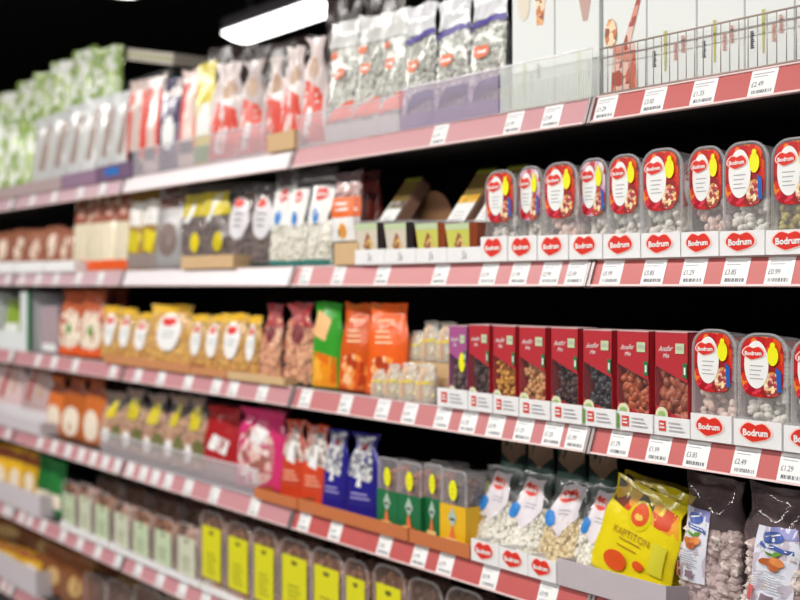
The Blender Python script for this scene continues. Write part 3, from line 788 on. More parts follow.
# date trays and leaning date boxes
DN = (0.07, 0.052, 0.12)
def date_tray(key, lab, side):
    def mk():
        r = root_at('date_tray', (0, 0, 0)); w, h, d = DN
        V = [(-w/2*0.82, -d/2, 0), (w/2*0.82, -d/2, 0), (w/2*0.82, d/2, 0), (-w/2*0.82, d/2, 0), (-w/2, -d/2-0.006, h), (w/2, -d/2-0.006, h), (w/2, d/2, h), (-w/2, d/2, h)]
        Fc = [(0, 3, 2, 1), (4, 5, 6, 7), (0, 1, 5, 4), (1, 2, 6, 5), (2, 3, 7, 6), (3, 0, 4, 7)]
        link('tub', mesh('tub', V, Fc, side), r)
        def P(u, v, s=-1): return Vector((u*w/2*(0.82+0.18*v), -d/2-0.006*v, v*h))
        add_parts(r, P, [('sleeve', Q(-0.96, 0.5, 0.0, 1.0, 3), lab), ('sleeve>cap', Q(-0.96, 0.5, 0.84, 1.0, 3), PALEGREEN), ('sleeve>picture', ('quad', [(-0.5, 0.45), (-0.1, 0.0), (0.2, 0.45), (-0.15, 0.8)], 4), multi('pic_date', [(120, 66, 40), (160, 96, 60), (226, 190, 120)], 'cell', 120, 0.4))], w/2/h)
        link('lid', bevel_box('lid', -w/2-0.002, w/2+0.002, -d/2-0.008, d/2, h, h+0.003, CLEARRIM, 0.0008), r)
        return r
    return key, mk, DN
LIME = M('print_lime', (206, 206, 96), 0.4); OAT = M('print_oat', (216, 206, 190), 0.4)
DT1 = date_tray('dt1', LIME, M('date_amber', (140, 66, 36), 0.25)); DT2 = date_tray('dt2', OAT, M('date_black', (42, 32, 32), 0.3))
for s_, x0, x1, dsc in ((DT1, 447, 481, 'date tray with lime sleeve beside the fruit tubs'), (DT1, 417, 449, 'date tray with lime sleeve before the brown card disc'), (DT2, 386, 417, 'dark date tray with pale sleeve left of lime ones'), (DT2, 357, 388, 'dark date tray with pale sleeve beside the tan box')):
    put(*s_, x0, x1-1, 223, 2, 0.012, dsc, 'date tray', 'date trays', front=True, dz=0.002)
for x0, x1 in ((447, 482), (416, 446.5), (385, 415.5), (355, 384.5)):
    tray(x0, x1, 2, 0.002, 15, 0.14, CARD, 'low white card tray under a date tray', [('mark', ('txt', 'Sa', 0, 0.5, 0.3, 2.2, 0.1, 0.0, 0.3), GREYINK)])
LN = (0.062, 0.16, 0.030)
def lean(key, pic):
    def mk():
        r = make_carton('date_box', *LN, M('date_box_dark', (46, 34, 30), 0.35), [('sleeve', Q(-0.98, 0.98, 0.50, 0.98, 2), M('sleeve_olive', (122, 100, 52), 0.4)), ('sleeve>edge', Q(-0.98, 0.98, 0.90, 0.98, 2), M('sleeve_leaf', (140, 150, 50), 0.4)),
             ('picture', Q(-0.98, 0.98, 0.38, 0.52, 2), pic), ('panel', Q(-0.98, 0.98, 0.02, 0.38, 2), WHITE), ('panel>lines', ('lines', -0.6, 0.7, [0.10, 0.16, 0.22], 0.012), GREYINK)])
        link('clear_side', bevel_box('clear_side', LN[0]/2, LN[0]/2+0.003, -LN[2]/2, LN[2]/2, 0.01, 0.15, M('date_side', (150, 116, 98), 0.2), 0.001), r)
        return r
    return key, mk, LN
LG = lean('lg', multi('pic_mango', [(226, 150, 40), (200, 170, 60), (240, 190, 90)], 'cell', 90, 0.4)); LP = lean('lp', multi('pic_plum', [(120, 70, 100), (200, 200, 190), (80, 60, 80), (150, 160, 90)], 'cell', 120, 0.4))
for s_, px, dsc in ((LG, 478, 'date box with mango picture leaning back beside the fruit tubs'), (LG, 448, 'date box with mango picture leaning back before the card disc'), (LP, 376, 'date box with plum picture leaning back on dark trays')):
    k, mk, nm = s_
    r = PROTO[k] if k in PROTO and False else (copy_tree(PROTO[k]) if k in PROTO else mk()); PROTO.setdefault(k, r)
    r.location = (wx(px, 0.03), 0.055, base(2)+0.067); r.rotation_euler = (-0.66, 0, 0); reg(r, dsc, 'date box', 'leaning date boxes')
# brown card disc
r = root_at('card_disc', (wx(432, 0.15), 0.15, base(2))); A = outline(0.15, 0.166, 0.074, 0.004, 10); n = len(A)
V = [(x, 0, z) for x, z in A]+[(x, 0.003, z) for x, z in A]
Fc = [tuple(range(n-1, -1, -1)), tuple(range(n, 2*n))]+[(i, (i+1) % n, n+(i+1) % n, n+i) for i in range(n)]
link('card', mesh('card', V, Fc, M('card_umber', (140, 100, 66), 0.7, var=0.06)), r)
link('foot', bevel_box('foot', -0.05, 0.05, 0.004, 0.04, 0, 0.002, M('card_umber'), 0.0005), r); reg(r, 'brown round-topped card standing behind the lime date trays', 'card')

TEALP = M('print_teal', (60, 130, 120), 0.4)
def bodr(seed): return [('panel', ('quad', [(-0.85, 0.42), (0.55, 0.42), (0.98, 0.82), (-0.75, 0.82)], 8), WHITE), ('panel>badge', ('logo', 0.0, 0.72, 0.42, 0.085), RED), ('panel>dot', ('ell', -0.2, 0.50, 0.22, 0.075), M('print_sky', (40, 130, 210), 0.35)), ('edge', Q(-0.95, 0.95, 0.01, 0.06), TEALP)]
sp = P_('tealpop', (0.11, 0.21, 0.06), FILM, bodr(1), (C_PUMP, 110, 0.008, 0.03, 0.45, (1, 0.8, 0.6)), name='seed_bag', seed=24, top=0.14, crumple=0.006)
rowof(sp, [(309, 333, 168, 0.02), (291, 312, 172, 0.025), (273, 295, 170, 0.03)], 2, 'teal edged bag of pale seeds with red heart badge', 'seed bag', 'teal seed bags')
sp = P_('darkoval', (0.12, 0.20, 0.06), FILM, [('label', ('ell', -0.05, 0.58, 0.72, 0.25), M('print_silver', (222, 218, 222), 0.35)), ('label>badge', ('heart', -0.2, 0.75, 0.34, 0.07), RED), ('label>lines', ('lines', -0.4, 0.3, [0.62, 0.55, 0.48], 0.015), INK), ('edge', Q(-0.95, 0.95, 0.01, 0.05), M('print_darkteal', (20, 60, 60), 0.4))],
        (C_DARK, 150, 0.008, 0.02, 0.88, (1, 0.8, 0.7)), name='seed_bag', seed=25, top=0.13, crumple=0.005)
rowof(sp, [(253, 279, 183, 0.03), (229, 255, 183, 0.03)], 2, 'dark seed bag with silver oval label', 'seed bag', 'dark seed bags')
YF = M('foil_yellow', (226, 206, 40), 0.3)
sp = P_('pastayel', (0.14, 0.20, 0.06), FILM, [('header', Q(-0.9, 0.9, 0.62, 0.9), YF), ('header>flash', ('quad', [(-0.6, 0.55), (-0.2, 0.55), (0.4, 0.88), (0.0, 0.88)], 6), WHITE), ('spot', ('ell', 0.3, 0.3, 0.3, 0.12), YF)],
        (C_DARK, 110, 0.009, 0.02, 0.75, (1, 0.8, 0.7)), name='seed_bag', seed=26, top=0.12, crumple=0.007)
rowof(sp, [(205, 232, 184, 0.035), (183, 208, 186, 0.035)], 2, 'dark seed bag with yellow header beside silver ovals', 'seed bag', 'yellow headed seed bags', dz=0.002)
tray(181, 233, 2, 0.003, 13, 0.17, TANCARD, 'tan card tray under the yellow headed seed bags')
sp = P_('silverbag', (0.12, 0.20, 0.06), M('foil_silver', (196, 192, 192), 0.3, metal=0.2), [('header', Q(-1, 1, 0.72, 0.98), M('print_umber', (110, 64, 50), 0.4)), ('mid', ('ell', 0, 0.35, 0.6, 0.2), M('print_taupe', (130, 110, 104), 0.4))], name='seed_bag', seed=27, nu=12, nv=14)
rowof(sp, [(160, 184, 183, 0.03)], 2, 'silver bag with brown header on second shelf', 'seed bag', None)
sp = P_('yelbrown', (0.14, 0.20, 0.06), M('foil_mustard', (176, 140, 70), 0.35), [('header', Q(-0.9, 0.9, 0.55, 0.85), M('print_white2', (232, 230, 226), 0.35)), ('flash', ('quad', [(-0.8, 0.25), (0.2, 0.2), (0.6, 0.45), (-0.6, 0.5)], 6), YF), ('lower', Q(-0.9, 0.9, 0.02, 0.2), M('print_greige', (150, 136, 130), 0.4))], name='seed_bag', seed=28, nu=12, nv=14)
rowof(sp, [(146, 162, 187, 0.03), (131, 147, 188, 0.03)], 2, 'mustard bag with white and yellow flashes', 'seed bag', 'mustard bags')
sp = P_('creamred', (0.11, 0.19, 0.05), M('foil_cream', (230, 218, 192), 0.35), [('header', Q(-1, 1, 0.64, 0.99), M('print_chestnut', (150, 76, 54), 0.4)), ('band', Q(-1, 1, 0.01, 0.14), ORANGE), ('header>spot', ('ell', 0.0, 0.78, 0.3, 0.06), M('print_blush', (226, 180, 160), 0.4))], name='seed_bag', seed=29, nu=12, nv=14)
rowof(sp, [(117, 131, 194, 0.03), (103, 118, 195, 0.03), (89, 104, 195, 0.03), (75, 90, 196, 0.03)], 2, 'cream bag with chestnut header and orange foot', 'seed bag', 'cream and chestnut bags')
sp = P_('smallbrown', (0.13, 0.10, 0.06), M('foil_brown', (166, 106, 82), 0.4), [('label', ('ell', -0.1, 0.55, 0.4, 0.26), M('print_peachwhite', (236, 214, 196), 0.4))], name='small_bag', seed=30, nu=10, nv=10, crumple=0.01)
rowof(sp, [(62, 77, 229, 0.05), (47, 63, 226, 0.05), (31, 48, 230, 0.05), (14, 32, 230, 0.05), (-4, 15, 232, 0.05)], 2, 'small brown bag with pale spot, far left of second shelf', 'snack bag', 'small brown bags')
for x0, x1 in ((44, 74), (14, 43), (-16, 13)):
    tray(x0, x1, 2, 0.003, 11, 0.15, CARD, 'low white card tray under small brown bags')

# ---- top shelf
NUTPIC = multi('pic_nuts', [(206, 120, 60), (232, 170, 110), (150, 80, 40), (240, 214, 180)], 'cell', 60, 0.4)
PEPPIC = multi('pic_pepper', [(196, 96, 70), (226, 190, 176), (170, 70, 50), (214, 140, 120)], 'cell', 45, 0.4)
BN = (0.10, 0.26, 0.05)
WCART = M('carton_white', (226, 230, 228), 0.4)
def wcarton(key, parts): return key, (lambda: make_carton('white_carton', *BN, WCART, parts)), BN
sprig = lambda u: ('sprig', ('quad', [(u, 0.10), (u+0.06, 0.10), (u+0.10, 0.36), (u-0.04, 0.36)], 3), M('print_sprig', (190, 190, 110), 0.5))
vtxt = lambda u, v, wd: ('script', ('lines', u-0.06, u+0.10, [v+0.012*i for i in range(9)], 0.0085), wd)
ROSEINK = M('print_rose', (214, 160, 150), 0.5)
A1 = wcarton('wc1', [('picture', ('quad', [(0.2, 0.60), (0.5, 0.60), (0.75, 0.98), (0.1, 0.98)], 4), NUTPIC), ('picture', ('sup', -0.4, 0.80, 0.28, 0.14, 2.2), M('print_ghost', (230, 218, 200), 0.5)), sprig(-0.4), vtxt(-0.05, 0.16, GREYINK), vtxt(0.3, 0.22, INK)])
A2 = wcarton('wc2', [('picture', ('quad', [(0.3, 0.55), (0.5, 0.55), (0.95, 0.98), (-0.2, 0.98)], 4), M('print_dusk', (196, 160, 150), 0.5)), sprig(0.1), vtxt(0.55, 0.16, GREYINK)])
A3 = wcarton('wc3', [('picture', ('quad', [(-0.6, 0.03), (0.6, 0.03), (0.5, 0.34), (-0.5, 0.34)], 6), PEPPIC), ('picture', ('quad', [(-0.1, 0.30), (0.25, 0.30), (0.80, 0.62), (0.62, 0.62)], 4), PEPPIC), ('picture', ('ell', -0.6, 0.42, 0.28, 0.10), NUTPIC)])
A4 = wcarton('wc4', [vtxt(-0.7, 0.14, INK), sprig(-0.25), vtxt(0.2, 0.16, ROSEINK), vtxt(0.5, 0.20, ROSEINK)])
gW = 'tall white cartons on the top shelf'
for s_, x0, x1, dsc in ((A1, 508, 550, 'tall white carton with hanging nut picture behind ribbed fence'), (A2, 551, 595, 'tall white carton with dusky picture behind ribbed fence'), (A3, 599, 642, 'tall white carton with red pepper picture behind wire fence'),
        (A4, 643, 692, 'tall white carton with sprig print behind wire fence'), (A4, 693, 740, 'tall white carton with sprig print behind wire fence'), (A4, 741, 790, 'tall white carton with sprig print behind wire fence'), (A4, 791, 842, 'tall white carton with sprig print behind wire fence')):
    put(*s_, x0+4, x1+4, None, 1, 0.032, dsc, 'carton', gW, front=True)
# wire fence
a, b = wx(599, 0.012), wx(850, 0.012)
r = root_at('wire_fence', ((a+b)/2, 0.014, base(1))); L_ = (b-a)/2; fh = 0.082
def rod(name, p0, p1, rad, mat, par, seg=8):
    p0, p1 = Vector(p0), Vector(p1); dv = (p1-p0).normalized(); e = dv.orthogonal().normalized(); f = dv.cross(e)
    V = [p+(e*math.cos(2*math.pi*k/seg)+f*math.sin(2*math.pi*k/seg))*rad for p in (p0, p1) for k in range(seg)]
    Fc = [(k, (k+1) % seg, seg+(k+1) % seg, seg+k) for k in range(seg)]+[tuple(range(seg-1, -1, -1)), tuple(range(seg, 2*seg))]
    return link(name, mesh(name, V, Fc, mat, smooth=True), par)
rod('top_rod', (-L_, 0, fh), (L_, 0, fh), 0.0017, STEEL, r); rod('mid_rod', (-L_, 0.004, fh*0.80), (L_, 0.004, fh*0.80), 0.0008, STEEL, r)
rod('bottom_rod', (-L_, 0, 0.002), (L_, 0, 0.002), 0.0018, STEEL, r)
w0 = rod('wire', (0, 0, 0.002), (0, 0, fh), 0.0008, STEEL, r, 6); w0.location.x = -L_+0.0015
k = 1
while -L_+0.0015+k*0.0173 < L_:
    c = w0.copy(); COL.objects.link(c); c.parent = r; c.location.x = -L_+0.0015+k*0.0173; k += 1
reg(r, 'low chrome wire fence before the white cartons', 'wire fence')
# acrylic fences
def fence(x0, x1, row, y0, hgt, mat, desc, ribs=False):
    a, b = wx(x0, y0), wx(x1, y0); L_ = (b-a)/2
    r = root_at('acrylic_fence', ((a+b)/2, y0, base(row)))
    link('sheet', mesh('sheet', *boxvf(-L_, L_, 0, 0.0025, 0, hgt-0.003), mat), r)
    link('top_edge', bevel_box('top_edge', -L_, L_, -0.0003, 0.0028, hgt-0.003, hgt, ACRYLEDGE, 0.0005), r)
    link('foot', mesh('foot', *boxvf(-L_, L_, 0.0026, 0.012, 0, 0.002), ACRYLEDGE), r)
    if ribs:
        nR = int((b-a)/0.006); mb = MB()
        for i in range(nR): x = -L_+(i+0.5)*(b-a)/nR; mb.box(x-0.0007, x+0.0007, -0.0012, -0.0001, 0, hgt*0.55)
        o = link('ribs', mb.mesh('ribs', RIBACRYL), r); o['kind'] = 'stuff'
    return reg(r, desc, 'shelf fence', 'clear fences along the shelf edges')
fence(500, 592, 1, 0.010, 0.088, RIBACRYL, 'ribbed clear fence before the first two white cartons', True)
fence(400, 498, 1, 0.010, 0.088, clear('acrylic_lilac', wob=0.03, rough=0.35, tint=(240, 234, 244), milk=0.20, milkcol=(216, 204, 216)), 'lilac tinted clear fence before the purple banded seed bags')
fence(297, 399, 1, 0.010, 0.078, ACRYL, 'clear fence before the grey pistachio bags on top shelf')
fence(133, 266, 1, 0.010, 0.080, ACRYL, 'long clear fence before the red and white bags')
fence(101, 258, 4, 0.008, 0.072, ACRYL, 'clear fence before the cream and red bags, fourth shelf')

PURP = M('print_purple', (70, 54, 150), 0.35); CRINK = M('foil_white', (232, 232, 236), 0.3, bump=0.3, scale=60)
PORG = M('print_papaya', (240, 120, 70), 0.4)
sp = P_('sunseed', (0.11, 0.27, 0.06), FILM, [('header', Q(-1, 1, 0.76, 0.995), CRINK), ('band', ('quad', [(-0.97, 0.68), (0.97, 0.74), (0.97, 0.79), (-0.97, 0.73)], 8), PURP), ('badge', ('heart', -0.15, 0.50, 0.38, 0.065), PORG), ('badge>word', Q(-0.42, 0.1, 0.49, 0.515, 3), WHITE), ('foot_print', ('quad', [(-0.6, 0.14), (0.98, 0.22), (0.98, 0.30), (-0.1, 0.28)], 6), NAVY), ('drop', ('ell', -0.55, 0.20, 0.16, 0.07), WHITE), ('lower', Q(-0.97, 0.97, 0.02, 0.13), M('print_lavender', (176, 164, 196), 0.4))],
        (C_SEED, 230, 0.0075, 0.04, 0.80, (1.2, 0.55, 0.4)), name='seed_bag', seed=31, top=0.12, crumple=0.006)
rowof(sp, [(470, 507, -14, 0.03), (436, 471, -3, 0.03), (404, 437, 3, 0.032)], 1, 'bag of striped seeds with purple band on top shelf', 'seed bag', 'purple banded seed bags')
sp = P_('pist', (0.11, 0.25, 0.06), FILM, [('header', Q(-1, 1, 0.78, 0.995), M('foil_haze', (222, 222, 220), 0.35)), ('badge', ('heart', -0.1, 0.56, 0.36, 0.06), PORG), ('badge>word', Q(-0.36, 0.16, 0.55, 0.575, 3), WHITE), ('foot_print', ('quad', [(-0.9, 0.16), (0.9, 0.20), (0.9, 0.34), (-0.3, 0.26)], 6), M('print_vermilion', (236, 84, 44), 0.4)), ('spot', ('ell', -0.5, 0.72, 0.3, 0.03), PORG), ('lower', Q(-0.97, 0.97, 0.02, 0.15), M('print_mist', (214, 206, 208), 0.4))],
        (C_SEED, 200, 0.0075, 0.04, 0.84, (1.1, 0.6, 0.5)), name='seed_bag', seed=32, top=0.12, crumple=0.007)
rowof(sp, [(381, 407, 8, 0.03), (355, 383, 14, 0.03), (329, 357, 20, 0.03)], 1, 'bag of grey seeds with orange badge behind clear fence', 'seed bag', 'orange badged seed bags')
RW = M('foil_blush', (222, 206, 204), 0.3)
sp = P_('redwhite', (0.10, 0.23, 0.05), RW, [('flash', ('quad', [(-0.95, 0.05), (0.9, 0.05), (0.7, 0.52), (-0.6, 0.62)], 8), M('print_scarlet', (222, 62, 36), 0.35)), ('flash>spot', ('quad', [(-0.5, 0.10), (0.0, 0.10), (0.2, 0.35), (-0.2, 0.38)], 4), WHITE), ('top_print', ('ell', 0.1, 0.72, 0.5, 0.10), M('print_tan', (196, 160, 130), 0.4))], name='snack_bag', seed=33, top=0.12, neck=0.5, crumple=0.011, nu=14, nv=16)
rowof(sp, [(302, 326, 38, 0.03), (283, 304, 46, 0.03), (265, 285, 56, 0.03)], 1, 'white bag with scarlet flash beside the brown card block', 'snack bag', 'scarlet flashed bags')
rowof(sp, [(240, 264, 60, 0.035), (213, 241, 62, 0.035)], 1, 'white bag with scarlet flash behind the long clear fence', 'snack bag', 'scarlet flashed bags')
a, b = wx(267, 0.004), wx(294, 0.004)
o = link('card_block', bevel_box('card_block', a, b, 0.004, 0.025, base(1), base(1)+0.046, TANCARD, 0.001)); reg(o, 'brown card block between two clear fences on top shelf', 'box')
sp = P_('yelfoil', (0.10, 0.22, 0.05), YF, [('flash', Q(-0.7, 0.7, 0.3, 0.6), WHITE), ('foot_print', Q(-0.8, 0.8, 0.05, 0.2), LEAF)], seed=34, nu=12, nv=14)
rowof(sp, [(197, 215, 62, 0.035)], 1, 'yellow bag with white flash on the top shelf', 'snack bag', None)
sp = P_('reddark', (0.11, 0.20, 0.05), M('foil_pale_pink', (230, 206, 198), 0.3), [('side', ('quad', [(-0.95, 0.2), (-0.5, 0.2), (-0.3, 0.9), (-0.9, 0.9)], 6), M('print_scarlet')), ('side', ('quad', [(0.5, 0.2), (0.9, 0.2), (0.9, 0.9), (0.4, 0.9)], 6), M('print_scarlet')), ('foot_print', Q(-0.6, 0.5, 0.16, 0.28), M('print_black', (36, 30, 32), 0.4))], seed=35, nu=12, nv=14)
rowof(sp, [(181, 199, 70, 0.035), (145, 162, 76, 0.035), (129, 146, 80, 0.035)], 1, 'pale pink bag with red sides and dark foot', 'snack bag', 'pink bags with red sides')
sp = P_('purplebag', (0.11, 0.20, 0.05), M('foil_violet', (64, 48, 100), 0.3), [('flash', ('ell', 0, 0.42, 0.55, 0.18), WHITE), ('top_print', Q(-0.9, 0.9, 0.8, 0.98), RW)], seed=36, nu=12, nv=14)
rowof(sp, [(161, 182, 78, 0.035)], 1, 'dark violet bag with white spot, top shelf', 'snack bag', None)
sp = P_('greywhite', (0.11, 0.19, 0.05), M('foil_pearl', (220, 222, 222), 0.3), [('mid', ('quad', [(-0.2, 0.3), (0.3, 0.3), (0.7, 0.9), (0.2, 0.9)], 6), M('print_mocha', (150, 124, 114), 0.4)), ('side', ('quad', [(-0.9, 0.1), (-0.6, 0.1), (-0.5, 0.8), (-0.8, 0.8)], 5), M('print_ash', (196, 190, 184), 0.4))], seed=37, nu=12, nv=14)
rowof(sp, [(113, 131, 92, 0.04), (97, 115, 95, 0.04), (82, 99, 98, 0.04), (66, 84, 104, 0.04), (50, 68, 112, 0.04), (36, 52, 118, 0.04)], 1, 'pearl white bag with mocha stripe, left of top shelf', 'snack bag', 'pearl white bags')
# dark crumpled bags behind
sp = DKB = P_('darkbag', (0.16, 0.30, 0.08), M('foil_espresso', (62, 48, 46), 0.3, bump=0.5, scale=30), [('mid', Q(-0.7, 0.7, 0.3, 0.6), M('print_mocha'))], seed=38, crumple=0.016, nu=16, nv=18, neck=0.15)
rowof(sp, [(362, 402, -12, 0.20), (326, 364, -4, 0.20), (286, 330, 36, 0.20), (246, 290, 44, 0.20), (208, 250, 47, 0.20)], 1, 'crumpled dark brown bag behind the front row of top shelf', 'snack bag', 'crumpled dark bags')
# carton stack and green packs at far left
def boxstack(x0, x1, ytop, sb, d, row, mat, desc, parts=(), dz=0.0, rot=0.0, name='storage_box'):
    a, b = wx(x0, sb), wx(x1, sb); h = wz((x0+x1)/2, ytop, sb)-base(row)-dz
    r = make_carton(name, b-a, h, d, mat, parts); r.location = ((a+b)/2, sb+d/2, base(row)+dz); r.rotation_euler = (0, rot, 0)
    return reg(r, desc, 'box')
boxstack(118, 172, 76, 0.20, 0.2, 1, M('carton_charcoal', (56, 58, 56), 0.6), 'dark charcoal box under the cream box on top shelf', [('print', Q(-0.5, 0.5, 0.7, 0.9, 2), GREEN), ('print', Q(-0.9, -0.6, 0.4, 0.7, 2), BLUE)])
zt = wz(145, 76, 0.20)-base(1)
boxstack(119, 173, 50, 0.205, 0.17, 1, M('carton_cream', (214, 204, 190), 0.5), 'cream box with green stripe lying atop the dark box', [('stripe', Q(-0.98, 0.98, 0.42, 0.58, 2), M('print_moss', (150, 170, 70), 0.5))], dz=zt+0.050, rot=0.20)
GF = M('foil_fern', (150, 178, 92), 0.35, var=0.35, scale=30)
sp = P_('greenpack', (0.13, 0.22, 0.06), GF, [('label', ('sup', 0, 0.47, 0.8, 0.36, 2.8), multi('pic_greenwhite', [(238, 242, 232), (196, 216, 150), (250, 250, 246), (140, 170, 80), (226, 232, 220)], 'cell', 34, 0.35)), ('foot_print', Q(-0.9, 0.9, 0.02, 0.12), WHITE), ('top_print', Q(-0.9, 0.9, 0.82, 0.97), WHITE)], name='green_pack', seed=39, nu=12, nv=14, crumple=0.013, neck=0.15)
rowof(sp, [(20, 34, 122, 0.03), (5, 19, 122, 0.03), (-11, 4, 124, 0.03)], 1, 'green and white pack in the front row, far left top shelf', 'green pack', 'green and white packs')
boxstack(-22, 84, 128, 0.12, 0.14, 1, M('carton_lightgrey', (196, 190, 188), 0.6), 'pale grey long box carrying the upper green packs')
zt = wz(31, 128, 0.12)-base(1)
rowof(sp, [(94, 118, 47, 0.13), (73, 97, 49, 0.13), (54, 76, 60, 0.13), (36, 57, 72, 0.13), (17, 39, 80, 0.13), (-3, 20, 92, 0.13)], 1, 'green and white pack standing in the upper tier', 'green pack', 'green and white packs', dz=zt+0.002)
for x0, x1, hp, mt, dsc in ((62, 96, 14, M('tray_lilac', (140, 110, 136), 0.6), 'lilac card tray, left of top shelf'), (97, 131, 16, M('tray_plum', (106, 80, 112), 0.6), 'plum card tray with blue square, left of top shelf'), (-20, 61, 12, M('tray_taupe', (170, 150, 150), 0.6), 'taupe card tray under green packs')):
    tray(x0, x1, 1, 0.006, hp, 0.15, mt, dsc, [('square', Q(-0.5, 0.3, 0.3, 0.8, 2), M('print_cobalt', (40, 110, 190), 0.4))] if 'blue' in dsc else None)

# ---- fourth shelf
def almond_bits(root, P):
    rnd = random.Random(4); V, Fc = ico(3); mes = []
    for s in range(3):
        mes.append(mesh('almond', [(v.x*0.017*(1+0.55*noise.noise(v*3.6+Vector((s, 0, 0)))), v.y*0.0108*(1+0.6*noise.noise(v*3.9+Vector((s, s, 0)))), v.z*0.0108*(1+0.6*noise.noise(v*3.6+Vector((s, 0, s))))) for v in V], Fc, C_CAND, smooth=True))
    for lay in range(10):
        for c in range(6):
            v = 0.05+lay*0.058+rnd.uniform(-0.012, 0.012); u = -0.78+c*0.31+rnd.uniform(-0.08, 0.08)+(lay % 2)*0.07
            u = max(-0.74, min(0.74, u)); p = P(u, v); q = P(u, v, 1)
            o = link('almond', mes[rnd.randrange(3)], root); o.location = p+Vector((0, min(0.013, (q.y-p.y)*0.5), 0)); o.location.z = max(o.location.z, 0.016); o.rotation_euler = (rnd.uniform(0, 6), rnd.uniform(-0.7, 0.7), rnd.uniform(-0.6, 0.6))
            s = rnd.uniform(0.85, 1.12); o.scale = (s, s, s)
def almond_label(u0, u1, v0, v1, sk):
    L = lambda a, b: (u0+(u1-u0)*a+sk*b, v0+(v1-v0)*b)
    def qd(a0, a1, b0, b1): return ('quad', [L(a0, b0), L(a1, b0), L(a1, b1), L(a0, b1)], 6)
    m = lambda a, b, ra, rb: ('ell', *L(a, b), (u1-u0)*ra, (v1-v0)*rb)
    NUT = M('print_almond', (206, 116, 60), 0.4); LIL = M('print_periwinkle', (150, 150, 206), 0.4); LB = M('print_cornflower', (70, 96, 170), 0.4)
    return [('label', qd(0, 1, 0, 1), M('print_bluewhite', (226, 228, 240), 0.35)), ('label>shade', qd(0.35, 1, 0.86, 1), LIL), ('label>emblem', m(0.42, 0.87, 0.30, 0.075), LB), ('label>swoosh', ('quad', [L(0.2, 0.86), L(0.6, 0.90), L(0.62, 0.92), L(0.25, 0.885)], 4), WHITE),
            ('label>ribbon', ('quad', [L(0.12, 0.75), L(0.9, 0.68), L(0.9, 0.735), L(0.12, 0.80)], 5), LB), ('label>ribbon_text', ('quad', [L(0.22, 0.765), L(0.8, 0.715), L(0.8, 0.727), L(0.22, 0.777)], 4), WHITE),
            ('label>leaf', ('quad', [L(0.45, 0.64), L(0.55, 0.62), L(0.72, 0.70), L(0.52, 0.69)], 3), LEAF), ('label>leaf', ('quad', [L(0.35, 0.66), L(0.45, 0.63), L(0.48, 0.66), L(0.3, 0.71)], 3), LEAF),
            ('label>nut', m(0.36, 0.56, 0.20, 0.055), NUT), ('label>nut', m(0.60, 0.57, 0.19, 0.06), M('print_almond2', (226, 140, 76), 0.4)), ('label>nut', m(0.50, 0.50, 0.18, 0.045), M('print_almond3', (186, 96, 48), 0.4)),
            ('label>lines', ('lines', L(0.15, 0)[0]+sk*0.3, L(0.85, 0)[0]+sk*0.3, [v0+(v1-v0)*q for q in (0.22, 0.25, 0.28, 0.31, 0.34, 0.37, 0.42)], 0.006), GREYINK),
            ('label>barcode', qd(0.4, 0.68, 0.06, 0.16), M('print_barcode', (130, 110, 120), 0.5)), ('label>red_mark', qd(0.1, 0.2, 0.05, 0.24), M('print_redmark', (206, 96, 96), 0.5))]
AN = (0.155, 0.235, 0.07)
s1 = P_('almondA', AN, LILACFILM, almond_label(-0.93, 0.05, 0.22, 0.75, 0.10), None, name='almond_bag', seed=41, top=0.05, crumple=0.009, bottom=0.9, bits=almond_bits)
s2 = P_('almondB', AN, LILACFILM, almond_label(-0.70, 0.50, 0.20, 0.74, 0.20), None, name='almond_bag', seed=42, top=0.05, crumple=0.012, bottom=0.9, bits=almond_bits)
put(*s1, 685, 748, 476, 4, 0.052, 'clear bag of candied almonds beside the yellow pouches', 'almond bag', 'candied almond bags')
put(*s2, 746, 824, 487, 4, 0.036, 'clear bag of candied almonds at the right edge, crumpled label', 'almond bag', 'candied almond bags')
tray(668, 720, 4, 0.004, 12, 0.02, CARD, 'white card strip before the candied almond bags', name='card_strip')
# yellow pouches
YP = M('foil_lemon', (236, 216, 24), 0.25, coat=0.4, var=0.06)
POM = multi('pic_fruit', [(214, 70, 24), (236, 160, 36), (120, 50, 24), (70, 60, 24), (226, 100, 30), (222, 176, 40)], 'cell', 38, 0.35)
ORP = M('print_persimmon', (222, 82, 24), 0.4); BRN = M('print_bronze', (176, 130, 20), 0.4)
YN = (0.185, 0.175, 0.028)
ky = P_('yellowpouch', YN, YP, [('picture', ('quad', [(-0.92, 0.74), (0.95, 0.66), (0.95, 0.88), (-0.92, 0.97)], 8), POM), ('halo', ('ell', -0.03, 0.72, 0.31, 0.155), YP), ('emblem', ('ell', -0.03, 0.73, 0.23, 0.12), ORP), ('emblem>figure', ('heart', -0.03, 0.70, 0.12, 0.045), M('print_straw', (240, 200, 90), 0.4)),
        ('title', ('txt', 'KAPTITON', -0.08, 0.50, 0.95, YN[0]/2/YN[1], 0.0, 0.0), BRN), ('lines', ('lines', -0.35, 0.2, [0.43, 0.36], 0.012), BRN), ('fruit', ('ell', -0.28, 0.20, 0.28, 0.10), ORP), ('fruit', ('ell', 0.28, 0.26, 0.13, 0.045), ORP), ('panel', Q(0.5, 0.82, 0.25, 0.55, 4), M('print_citron', (214, 206, 50), 0.4))],
        name='yellow_pouch', seed=43, top=0.03, crumple=0.003, bottom=0.8)
